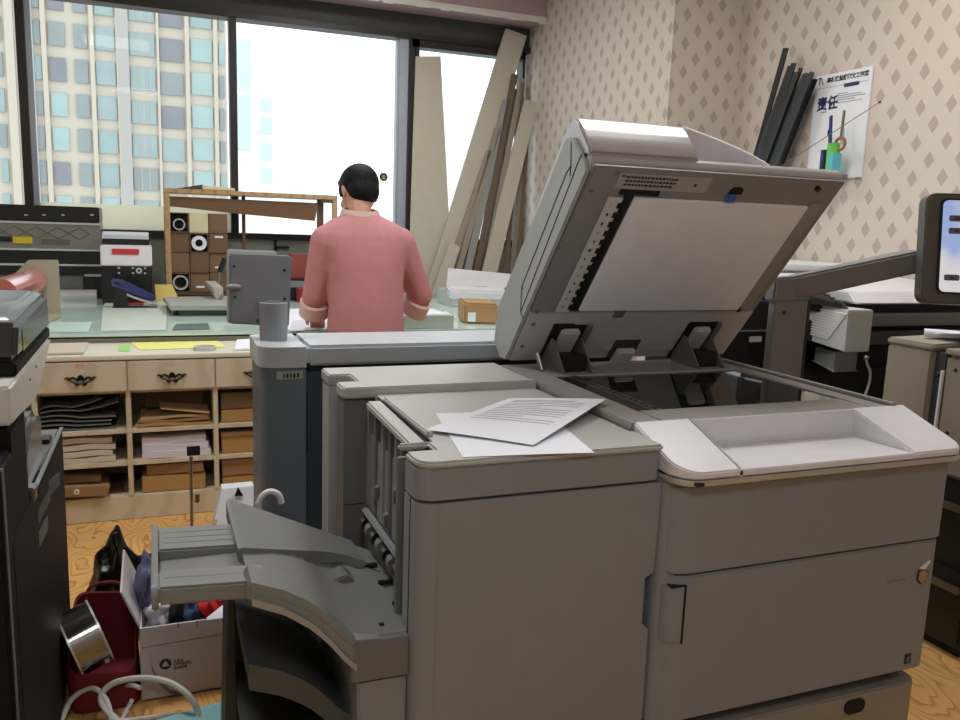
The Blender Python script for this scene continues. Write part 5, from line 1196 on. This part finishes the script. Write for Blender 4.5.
# green cup with cutting tools
cx_, cy_ = 3.06, 3.165
zc = at(836, 143, X=3.06).z
zq = at(836, 180, X=3.06).z
gc = thing('tool_cup', 'green and cyan cup of tools hung before the white notice panel', 'cup', (cx_, cy_, zq))
part('cup', MB().ring((cx_, cy_, zq), (cx_, cy_, zc), .030, .027, 22).cyl((cx_, cy_, zq), (cx_, cy_, zq+.005), .027, n=22), mat('cup_green', (104, 190, 84), .3), gc)
part('cyan_wrap', MB().prism([(cx_-.034, cy_-.038), (cx_+.02, cy_-.038), (cx_+.02, cy_-.030), (cx_-.034, cy_-.008)], 'z', zq, zc-.05, .002), mat('wrap_cyan', (90, 180, 196), .4), gc)
part('navy_holder', MB().prism(rr(cx_-.03, cx_+.03, cy_+.030, cy_+.055, .008), 'z', zq, zc-.03, .002), mat('holder_navy', (36, 46, 84), .4), gc)
part('wall_hanger', MB().box(cx_+.02, XR-.0135, cy_-.02, cy_+.05, zq+.01, zq+.03, .002), GREYD, gc)
def tool(nm, lab, px0, py0, py1, w, m_, dy=0):
    A = at(px0, py0, X=cx_); B = at(px0-1.5, py1, X=cx_)
    t = thing(nm, lab, nm.replace('_', ' '), tuple(B)); return t, A, B
t, A, B = tool('utility_knife', 'navy blue cutter standing upright in the tool cup', 831, 115, 165, .01, NAV)
part('body', MB().hexa([(B.x-.006, B.y-.010, B.z-.02), (B.x+.006, B.y-.010, B.z-.02), (B.x+.006, B.y+.012, B.z-.02), (B.x-.006, B.y+.012, B.z-.02), (A.x-.005, A.y-.010, A.z), (A.x+.005, A.y-.010, A.z), (A.x+.005, A.y+.008, A.z-.006), (A.x-.005, A.y+.008, A.z-.006)], .003), mat('knife_navy', (28, 42, 96), .35), t)
part('blade_slide', MB().box(A.x-.008, A.x-.004, A.y-.004, A.y+.003, A.z-.10, A.z-.07), BLACK, t)
t, A, B = tool('scissors', 'olive handled scissors standing in the green tool cup', 844.5, 110, 145, .01, NAV)
OL = mat('olive_handle', (106, 102, 62), .45)
part('blade', MB().box(A.x-.002, A.x+.002, A.y-.012, A.y+.004, A.z-.16, A.z-.09), STEEL, t)
part('handle', MB().hexa([(A.x-.005, A.y-.006, A.z-.14), (A.x+.005, A.y-.006, A.z-.14), (A.x+.005, A.y+.012, A.z-.14), (A.x-.005, A.y+.012, A.z-.14), (A.x-.004, A.y-.007, A.z), (A.x+.004, A.y-.007, A.z), (A.x+.004, A.y+.008, A.z), (A.x-.004, A.y+.008, A.z)], .003), OL, t)
part('finger_loop', MB().ring((A.x-.005, A.y+.005, A.z-.155), (A.x+.005, A.y+.005, A.z-.155), .034, .024, 20), mat('loop_brown', (150, 100, 50), .45), t)
# ------------------------------------------------------------------ floor clutter, lower left
# white carton of clothes
by = 2.19
bl = at(142, 702, Y=by); br_ = at(229, 686, Y=by); tl = at(139, 629, Y=by); tr_ = at(228, 617, Y=by)
bx = thing('paper_carton', 'open white paper carton with a dark triangle emblem, full of clothes', 'box', ((bl.x+br_.x)/2, by+.15, 0))
WC = mat('carton_white', (196, 188, 190), .6); w = .006; X0_, X1_, Z1_ = bl.x, br_.x, tl.z
part('front_panel', MB().box(X0_, X1_, by, by+w, .002, Z1_), WC, bx)
part('back_panel', MB().box(X0_, X1_, by+.30, by+.30+w, .002, Z1_), WC, bx)
part('left_panel', MB().box(X0_, X0_+w, by+w, by+.30, .002, Z1_), WC, bx)
part('right_panel', MB().box(X1_-w, X1_, by+w, by+.30, .002, Z1_), WC, bx)
part('bottom', MB().box(X0_, X1_, by, by+.30, .001, .006), WC, bx)
part('left_flap', MB().hexa([(X0_-.003, by+.01, Z1_), (X0_+.003, by+.01, Z1_), (X0_+.003, by+.29, Z1_), (X0_-.003, by+.29, Z1_), (X0_-.045, by+.02, Z1_+.10), (X0_-.040, by+.02, Z1_+.10), (X0_-.040, by+.28, Z1_+.115), (X0_-.045, by+.28, Z1_+.115)], .001), WC, bx)
part('right_flap', MB().hexa([(X1_-.055, by-.004, Z1_), (X1_, by-.004, Z1_), (X1_, by+.0, Z1_), (X1_-.055, by+.0, Z1_), (X1_-.055, by-.002, Z1_+.006), (X1_+.012, by+.05, Z1_+.026), (X1_+.012, by+.055, Z1_+.026), (X1_-.055, by+.002, Z1_+.006)], .001), PAPER, bx)
part('tear_notch', MB().box(X0_+.095, X0_+.098, by-.001, by+w+.001, Z1_-.012, Z1_+.001).box(X0_+.143, X0_+.146, by-.001, by+w+.001, Z1_-.015, Z1_+.001), GREYD, bx)
part('fold_line', MB().hexa([(X0_, by-.0008, Z1_-.056), (X1_, by-.0008, Z1_-.050), (X1_, by+.001, Z1_-.050), (X0_, by+.001, Z1_-.056), (X0_, by-.0008, Z1_-.0535), (X1_, by-.0008, Z1_-.0475), (X1_, by+.001, Z1_-.0475), (X0_, by+.001, Z1_-.0535)]), mat('fold_grey', (140, 134, 136), .7), bx)
ec = at(165.5, 664, Y=by)
part('emblem_disc', MB().cyl((ec.x, by-.0012, ec.z), (ec.x, by+.001, ec.z), .0155, n=28), INK, bx)
part('emblem_triangle', MB().prism([(ec.x-.0095, ec.z-.006), (ec.x+.0095, ec.z-.006), (ec.x, ec.z+.010)], 'y', by-.002, by-.001), WC, bx)
t1 = at(173.5, 663.5, Y=by)
for s_, dz, sz_ in (('ASIA', .002, .0125), ('SYMBOL', -.0085, .0125), ('亚太森博', -.0175, .0085)):
    text('lettering', s_, sz_, (t1.x, by-.0008, t1.z+dz), (1, 0, 0.04), (0, 0, 1), INK, bx)
sw = MB(); cp0 = [at(x, y, Y=by) for x, y in ((150, 655), (152, 668), (159, 682), (170, 691), (186, 695), (196, 693))]
for i in range(len(cp0)-1):
    a, c = cp0[i], cp0[i+1]; h = .003+.010*math.sin((i+.5)/5*PI)
    sw.hexa([(a.x, by-.0012, a.z-h*.6), (c.x, by-.0012, c.z-h*.6), (c.x, by+.001, c.z-h*.6), (a.x, by+.001, a.z-h*.6), (a.x, by-.0012, a.z+h*.5), (c.x, by-.0012, c.z+h*.5), (c.x, by+.001, c.z+h*.5), (a.x, by+.001, a.z+h*.5)])
part('swoosh', sw, mat('swoosh_grey', (120, 114, 118), .7), bx)
# clothes crumpled inside
def cloth(lab, c, r, m_, seed, lump=.35):
    rs = random.Random(seed); bm = bmesh.new(); bmesh.ops.create_icosphere(bm, subdivisions=4, radius=1)
    ks = [(Vector((rs.gauss(0, 1), rs.gauss(0, 1), rs.gauss(0, 1))).normalized(), rs.uniform(4, 11), rs.uniform(0, 6)) for _ in range(7)]
    for v in bm.verts:
        n = v.co.normalized(); d = sum(math.sin(n.dot(k)*f+p) for k, f, p in ks)/7
        q = n*(1+lump*d*1.6); v.co = Vector((c[0]+q.x*r[0], c[1]+q.y*r[1], c[2]+q.z*r[2]))
    mb = MB().bm(bm); bm.free()
    return tag(part('garment', mb, m_), lab, 'garment', 'clothes in the white carton')
DKC = mat('cloth_black', (22, 22, 28), .9); DEN = mat('cloth_denim', (58, 74, 98), .9, var=.25, scale=40); WHC = mat('cloth_white', (214, 206, 220), .9, var=.08); NVC = mat('cloth_pattern', (96, 100, 132), .9, var=.7, scale=45)
xm = (X0_+X1_)/2
def cpos(x, y, Y): return tuple(at(x, y, Y=Y))
cloth('black cloth filling the middle of the white carton', (xm, by+.16, .11), (.085, .11, .07), DKC, 1, .2)
cloth('pale white cloth bunched at the front left of the carton', cpos(160, 613, 2.27), (.036, .045, .046), WHC, 2)
cloth('red cloth at the right of the white carton', cpos(215, 606, 2.26), (.044, .045, .050), RED, 3)
cloth('blue denim cloth between the black and red clothes', cpos(193, 607, 2.27), (.034, .045, .042), DEN, 4)
cloth('black shirt bunched between the white and denim clothes', cpos(176, 608, 2.27), (.030, .045, .036), DKC, 8)
cloth('patterned white and navy cloth heaped high at the carton left', cpos(147, 583, 2.34), (.030, .07, .070), NVC, 5)
cloth('white cloth at the back of the heap beneath the grey tray', cpos(157, 577, 2.40), (.036, .05, .050), WHC, 6)
# brown board and black bag behind
q = at(131, 560, Y=2.62)
tag(part('brown_board', MB().hexa([(q.x-.005, 2.60, .004), (q.x+.10, 2.62, .004), (q.x+.10, 2.63, .004), (q.x-.005, 2.61, .004), (q.x-.0, 2.64, q.z), (q.x+.10, 2.66, q.z), (q.x+.10, 2.67, q.z), (q.x, 2.65, q.z)], .001), mat('dark_brown_board', (70, 58, 44), .7)), 'dark brown board standing behind the white carton', 'board')
rs = random.Random(11)
q = at(118, 592, Y=2.56)
bm = bmesh.new(); bmesh.ops.create_icosphere(bm, subdivisions=4, radius=1)
for v in bm.verts:
    n = v.co.normalized(); d = math.sin(n.x*7+1)*.09+math.sin(n.y*9+n.z*6)*.08+math.sin(n.z*11+n.x*5)*.06
    s_ = (1+d)*(1-.45*max(0, n.z)**1.2); v.co = Vector((q.x+n.x*s_*.075, 2.60+n.y*s_*.08, max(.003, .15+n.z*(1+d)*.19)))
tag(part('plastic_bag', MB().bm(bm), mat('black_bag', (14, 14, 16), .3, bump=.4, bscale=35)), 'black plastic bag behind the dark red bag', 'bag'); bm.free()
# dark red bag holding a steel pot
RB = mat('dark_red_bag', (112, 18, 30), .75, bump=.3, bscale=30)
gx0, gx1 = -.242, -.076
bg = thing('red_bag', 'dark red bag on the floor holding a steel pot', 'bag', ((gx0+gx1)/2, 2.3, 0))
def rim(f, e):      # f = 0 at the floor, 1 at the rim
    P = rr(gx0-e, gx1+e, 2.18-e, 2.41+e, .035, 6)
    return [(x+.004*math.sin(9*y+f*5), y+.004*math.sin(11*x+f*6), .003+f*(.105+.125*max(0, min(1, (y-2.19)/.21)))+.006*f*math.sin(20*x)) for x, y in P]
mb = MB(); mb.loft([rim(.0, 0), rim(.3, .003), rim(.6, .001), rim(.9, .002), rim(1, -.002), rim(.985, -.006), rim(.6, -.005), rim(.1, -.008)])
part('bag', mb, RB, bg)
part('handle', MB().tube([(gx0+.03, 2.40, .215), (gx0+.05, 2.415, .25), (gx1-.05, 2.415, .25), (gx1-.02, 2.40, .215)], .005, n=8), RB, bg)
c0 = at(85, 638, Y=2.25); ax = Vector((.92, .24, .30)).normalized()
pt = thing('steel_pot', 'shiny round steel pot tilted inside the dark red bag', 'pot', (c0.x, c0.y, c0.z-.09))
DST = mat('dark_steel', (150, 148, 148), .13, metal=1)
part('wall', MB().ring(tuple(c0-ax*.038), tuple(c0+ax*.038), .086, .084, 44), DST, pt)
part('pot_bottom', MB().cyl(tuple(c0-ax*.002), tuple(c0+ax*.002), .085, n=44), DST, pt)
part('rim', MB().ring(tuple(c0-ax*.041), tuple(c0-ax*.036), .089, .083, 44), CHROME, pt)
part('base_ring', MB().ring(tuple(c0+ax*.036), tuple(c0+ax*.041), .089, .080, 44), CHROME, pt)
lg_ = at(107, 659, Y=2.20)
part('lug', MB().box(lg_.x-.007, lg_.x+.007, lg_.y-.01, lg_.y+.01, lg_.z-.007, lg_.z+.007, .003), STEEL, pt)
# white cables in loops on the floor in front
CB = mat('cable_white', (204, 204, 200), .5)
def fl(pts, zs, r, lab, nm='power_cable'):
    P = [at(x, y, Z=z) for (x, y), z in zip(pts, zs)]
    return tag(part(nm, MB().tube([tuple(p) for p in P], r, n=8, sub=8), CB), lab, 'cable', 'white cables on the floor')
fl([(60, 724), (72, 699), (92, 688), (106, 700), (112, 722)], [.012, .05, .07, .05, .012], .007, 'leftmost small loop of white cable at the bottom edge')
fl([(116, 722), (101, 700), (112, 684), (140, 678), (168, 682), (188, 695), (198, 712), (196, 726)], [.012, .05, .08, .10, .10, .08, .04, .012], .008, 'big white cable loop arching before the white carton')
fl([(122, 724), (104, 704), (110, 690), (128, 685), (140, 688)], [.012, .03, .05, .06, .065], .006, 'inner thin white cable curled beside the big loop')
fl([(90, 724), (130, 720), (170, 715), (176, 715)], [.010, .010, .010, .010], .006, 'straight white cable end lying flat along the bottom edge')
fl([(132, 700), (124, 716), (118, 728)], [.03, .012, .012], .006, 'short white cable end dropping to the floor between the loops')
fl([(228, 645), (228, 668), (230, 690)], [.07, .03, .012], .005, 'thin white cable hanging at the right side of the carton')
# light blue sheet in the corner
q = [at(148, 722, Z=.03), at(240, 696.5, Z=.03), at(246, 728, Z=.03), at(150, 745, Z=.03)]
tag(part('blue_sheet', paper(q, 0, .004, .002), mat('light_cyan_sheet', (150, 206, 214), .7)), 'light cyan sheet at the bottom edge in front of the white carton', 'paper')
tag(part('stool_box', MB().box(q[0].x+.02, q[1].x-.01, min(p.y for p in q)+.02, min(p.y for p in q)+.10, .001, .027, .002), CARD), 'flat cardboard piece beneath the light cyan sheet', 'cardboard')
# metal pole with black plate
py = 2.95; pp = at(191.5, 540, Y=py); pp.z = 0
ps2 = thing('pole_stand', 'thin metal pole stand topped by a small black square plate', 'stand', (pp.x, py, 0))
zt2 = at(193.5, 456, Y=py).z
part('base', MB().cyl((pp.x, py, 0), (pp.x, py, .012), .07, .066, 28), BLACK, ps2)
part('pole', MB().cyl((pp.x, py, .011), (pp.x+.005, py, zt2), .0062, n=14), STEEL, ps2)
pl0, pl1 = at(187, 456, Y=py-.01), at(200, 446.5, Y=py-.01)
part('plate', MB().box(pl0.x, pl1.x, py-.012, py-.004, pl0.z, pl1.z+.002, .001), BLACKM, ps2)
part('knob_arm', MB().cyl((pp.x, py-.004, .292), (pp.x+.022, py-.01, .292), .003, n=8), STEEL, ps2)
part('side_knob', MB().cyl((pp.x+.022, py-.01, .29), (pp.x+.022, py-.01, .318), .009, n=14), mat('brass', (170, 140, 80), .3, metal=1), ps2)
# leaning white packet with an orange edge
wq = at(232, 527, Y=2.95)
A_, B_, C_, D_ = at(213, 527, Y=2.95), at(252, 530, Y=2.95), at(254, 486, Y=3.02), at(222, 489, Y=3.02)
wp = thing('white_packet', 'white packet with an orange and black lower edge beside the blue-grey printer', 'packet', ((A_.x+B_.x)/2, 2.97, 0))
def lerp(a, b, t): return a+(b-a)*t
def slab(P, th, m_, nm, dy=0):
    return part(nm, MB().hexa([tuple(p+Vector((0, dy, 0))) for p in (P[0], P[1])]+[tuple(p+Vector((0, dy+th, 0))) for p in (P[1], P[0])]+[tuple(p+Vector((0, dy, 0))) for p in (P[3], P[2])]+[tuple(p+Vector((0, dy+th, 0))) for p in (P[2], P[3])], .001), m_, wp)
A0 = lerp(D_, A_, (D_.z-.002)/(D_.z-A_.z)); B0 = lerp(C_, B_, (C_.z-.002)/(C_.z-B_.z))
slab([A0, B0, C_, D_], .06, mat('packet_white', (214, 216, 222), .6), 'packet')
s0, s1 = .76, .90
slab([lerp(D_, A_, .92), lerp(C_, B_, .92), lerp(C_, B_, .80), lerp(D_, A_, .80)], .002, mat('packet_orange', (222, 150, 50), .6), 'orange_band', -.001)
slab([lerp(D_, A_, 1.04), lerp(C_, B_, 1.04), lerp(C_, B_, .92), lerp(D_, A_, .92)], .002, BLACKM, 'black_band', -.001)
k0 = at(238, 492, Y=3.0); part('black_mark', MB().prism([(k0.x-.012, k0.z-.012), (k0.x+.018, k0.z-.014), (k0.x+.0, k0.z+.020)], 'y', 2.992, 3.0), BLACKM, wp)

# ------------------------------------------------------------------ the person at the table, seen from behind
PX, PY = .893, 3.72
SKIN = mat('skin', (206, 158, 134), .5, var=.05); PINK = mat('pink_knit', (200, 138, 143), .85, bump=.55, bscale=11); CUFF = mat('pale_pink_cuff', (222, 192, 186), .85, bump=.15, bscale=260)
HAIR = mat('black_hair', (14, 14, 18), .65, spec=.25, bump=.5, bscale=120, stretch=(1, 1, .25)); TROU = mat('dark_trousers', (44, 46, 54), .85); SHOE = mat('grey_shoe', (70, 68, 68), .6)
person = thing('person', 'person with short black hair in a pink sweatshirt bending over the table', 'person', (PX, PY, 0))
def chain(mb, pts):      # tapered limb through (x, y, z, r)
    for i, (x, y, z, r) in enumerate(pts):
        mb.ball((x, y, z), r, 14, 9)
        if i: 
            a = pts[i-1]; mb.cyl(a[:3], (x, y, z), a[3], r, 14)
    return mb
def ell(mb, rows, n=28, e=2.4):   # superellipse tube: rows of (cx, cy, z, rx, ry)
    R = []
    for cx, cy, z, rx, ry in rows:
        ring = []
        for k in range(n):
            t = 2*PI*k/n; c, s = math.cos(t), math.sin(t)
            ring.append((cx+rx*math.copysign(abs(c)**(2/e), c), cy+ry*math.copysign(abs(s)**(2/e), s), z))
        R.append(ring)
    mb.loft(R); return mb
HC_ = Vector((.896, 3.855, 1.424)); tilt = Matrix.Rotation(math.radians(-32), 3, 'X') @ Matrix.Rotation(math.radians(14), 3, 'Z')
def hd_(x, y, z): return HC_+tilt @ Vector((x, y, z))     # head space: +y is the face
bdm = MB()
ell(bdm, [(PX, 3.70, .80, .135, .095), (PX, 3.70, .90, .140, .10), (PX, 3.71, 1.0, .125, .092), (PX, 3.73, 1.12, .145, .10), (PX, 3.755, 1.22, .150, .095), (PX, 3.77, 1.275, .10, .07)])
chain(bdm, [(PX, 3.775, 1.25, .062), (.888, 3.80, 1.34, .053), (.885, 3.83, 1.40, .052)])
bdm.ball(HC_, (.077, .098, .112), 24, 18, M=tilt.to_4x4())
for p, r in (((0, .075, -.075), .042), ((0, .06, -.055), .052), ((.03, .075, -.03), .03), ((-.03, .075, -.03), .03)): bdm.ball(hd_(*p), r, 14, 10)
bdm.cyl(hd_(0, .095, .012), hd_(0, .116, -.026), .008, .014, 12); bdm.ball(hd_(0, .114, -.028), .014, 10, 8)
bdm.ball(hd_(0, .103, -.062), (.022, .010, .008), 12, 8, M=tilt.to_4x4())
for s_ in (-1, 1):
    bdm.ball(hd_(s_*.080, -.005, -.012), (.010, .022, .034), 14, 10, M=(tilt @ Matrix.Rotation(s_*.35, 3, 'Z')).to_4x4())
    chain(bdm, [(PX+s_*.075, 3.70, .84, .080), (PX+s_*.095, 3.71, .62, .078), (PX+s_*.10, 3.715, .46, .056), (PX+s_*.10, 3.70, .28, .055), (PX+s_*.10, 3.69, .09, .038)])
    chain(bdm, [(PX+s_*.10, 3.67, .05, .036), (PX+s_*.11, 3.77, .035, .032), (PX+s_*.112, 3.86, .028, .024)])
SL = dict(sh=(.730, 3.75, 1.19), el=(.692, 3.79, .935), wr=(.716, 3.99, .850), ha=(.738, 4.055, .808), c0=(.682, 3.79, .940), c1=(.684, 3.835, .868))
SR = dict(sh=(1.065, 3.75, 1.19), el=(1.190, 3.80, .945), wr=(1.110, 4.00, .862), ha=(1.085, 4.07, .822), c0=(1.192, 3.80, .945), c1=(1.168, 3.845, .872))
def hand(mb, wr, ha, side):
    w_, h_ = Vector(wr), Vector(ha); d = (h_-w_).normalized(); up = Vector((0, 0, 1)); s_ = d.cross(up).normalized()*side; n_ = s_.cross(d).normalized()*side
    pc = w_+d*.055
    for i, o_ in enumerate((-.027, -.009, .009, .027)):
        k = pc+s_*o_+d*.032
        chain(mb, [(*(w_+s_*o_*.6+d*.01), .017), (*(pc+s_*o_*.9), .0145), (*k, .0105)])
        L_ = (.066, .078, .073, .056)[i]; b1 = (d*.85-up*.45).normalized(); b2 = (d*.45-up*.85).normalized()
        m1 = k+b1*L_*.5+s_*o_*.12; m2 = m1+b2*L_*.32; m3 = m2+(d*.3-up).normalized()*L_*.22
        chain(mb, [(*k, .0098), (*m1, .0090), (*m2, .0082), (*m3, .0072)])
    t0 = w_+d*.018-s_*.022; t1 = t0-s_*.022+d*.026-up*.008; t2 = t1-s_*.006+d*.028-up*.012; t3 = t2+d*.018-up*.010+s_*.004
    chain(mb, [(*t0, .014), (*t1, .0115), (*t2, .0098), (*t3, .0082)])
for A_, sd_ in ((SL, 1), (SR, -1)):
    chain(bdm, [(*A_['sh'], .056), (*A_['el'], .043), (*lerp(Vector(A_['el']), Vector(A_['wr']), .35), .042), (*A_['wr'], .027), (*lerp(Vector(A_['wr']), Vector(A_['ha']), .2), .024)])
    hand(bdm, A_['wr'], A_['ha'], sd_)
body_o = part('body', bdm, SKIN, person, fuse=.0045, smooth=4)
# eyes and brows
for s_ in (-1, 1):
    part('eye', MB().ball(hd_(s_*.031, .098, .004), .0085, 12, 8), BLACK, person)
    part('eyebrow', MB().tube([hd_(s_*.016, .103, .022), hd_(s_*.032, .102, .028), hd_(s_*.050, .092, .022)], .0035, n=6), HAIR, person)
# hair: a fitted cap down to the nape, tapered over the ears
hm = MB()
hm.ball(hd_(0, -.012, .030), (.092, .104, .098), 28, 18, M=tilt.to_4x4())
hm.ball(hd_(0, -.045, -.020), (.078, .064, .070), 24, 16, M=tilt.to_4x4())
hm.ball(hd_(0, -.055, -.055), (.048, .040, .034), 20, 12, M=tilt.to_4x4())
hm.ball(hd_(0, .052, .070), (.074, .045, .040), 20, 12, M=tilt.to_4x4())
for s_ in (-1, 1): hm.ball(hd_(s_*.078, .028, .006), (.010, .016, .034), 12, 8, M=tilt.to_4x4())
part('hair', hm, HAIR, person, fuse=.005, smooth=5)
# sweatshirt
sh = MB()
ell(sh, [(.902, 3.712, .755, .176, .126), (.902, 3.712, .80, .178, .130), (.904, 3.712, .90, .172, .128), (.904, 3.72, 1.0, .172, .126), (.902, 3.73, 1.10, .178, .126), (.896, 3.745, 1.18, .212, .122), (.896, 3.752, 1.225, .214, .112), (.895, 3.760, 1.262, .190, .098), (.893, 3.768, 1.290, .145, .084), (.891, 3.776, 1.310, .100, .072), (.890, 3.785, 1.326, .074, .066)])
def sleeve(S_, rs_):
    A_, E_ = Vector(S_['sh']), Vector(S_['c0'])
    chain(sh, [(*lerp(A_, E_, t), r) for t, r in zip((0, .3, .65, 1), rs_)])
    q = lerp(Vector(S_['c0']), Vector(S_['c1']), .35); chain(sh, [(*E_, rs_[3]), (*q, rs_[3]*.97)])
sleeve(SL, (.079, .073, .066, .060)); sleeve(SR, (.079, .073, .066, .060))
rw = random.Random(21)
part('sweatshirt', sh, PINK, person, fuse=.008, smooth=4)
part('collar', MB().loft([[(.888+r_*1.08*math.cos(t), 3.786+r_*math.sin(t)*1.0, z_+.010*math.sin(t)) for t in [2*PI*k/32 for k in range(32)]] for r_, z_ in ((.078, 1.306), (.086, 1.310), (.083, 1.330), (.074, 1.342), (.068, 1.341), (.070, 1.320))]), CUFF, person, label='pale pink ribbed collar')
for S_ in (SL, SR):
    e_, w_ = Vector(S_['el']), Vector(S_['wr']); a = lerp(Vector(S_['c0']), Vector(S_['c1']), .15); c = Vector(S_['c1']); d = (c-a).normalized()
    cm = MB(); o1 = d.orthogonal().normalized(); o2 = d.cross(o1)
    rg = lambda p, r: [p+(o1*math.cos(2*PI*k/26)+o2*math.sin(2*PI*k/26))*r-Vector((0, 0, .012)) for k in range(26)]
    cm.loft([rg(a, .054), rg(lerp(a, c, .1), .067), rg(lerp(a, c, .6), .068), rg(c, .070), rg(c, .063), rg(lerp(a, c, .4), .060), rg(a, .054)], caps=False)
    part('cuff', cm, CUFF, person, label='wide pale pink turned-back cuff')
tr = MB()
ell(tr, [(PX, 3.70, .73, .146, .106), (PX, 3.70, .80, .148, .106), (PX, 3.70, .90, .146, .104), (PX, 3.70, .95, .142, .102)])
for s_ in (-1, 1): chain(tr, [(PX+s_*.07, 3.70, .80, .090), (PX+s_*.095, 3.71, .62, .090), (PX+s_*.10, 3.715, .46, .074), (PX+s_*.10, 3.70, .28, .070), (PX+s_*.10, 3.69, .11, .064)])
part('trousers', tr, TROU, person, fuse=.010, smooth=4)
for s_ in (-1, 1):
    sm = MB(); chain(sm, [(PX+s_*.10, 3.66, .055, .050), (PX+s_*.108, 3.76, .046, .044), (PX+s_*.113, 3.875, .040, .036)])
    sm.v = [(x, y, max(z, .001)) for x, y, z in sm.v]
    part('shoe', sm, SHOE, person, fuse=.006, smooth=3)
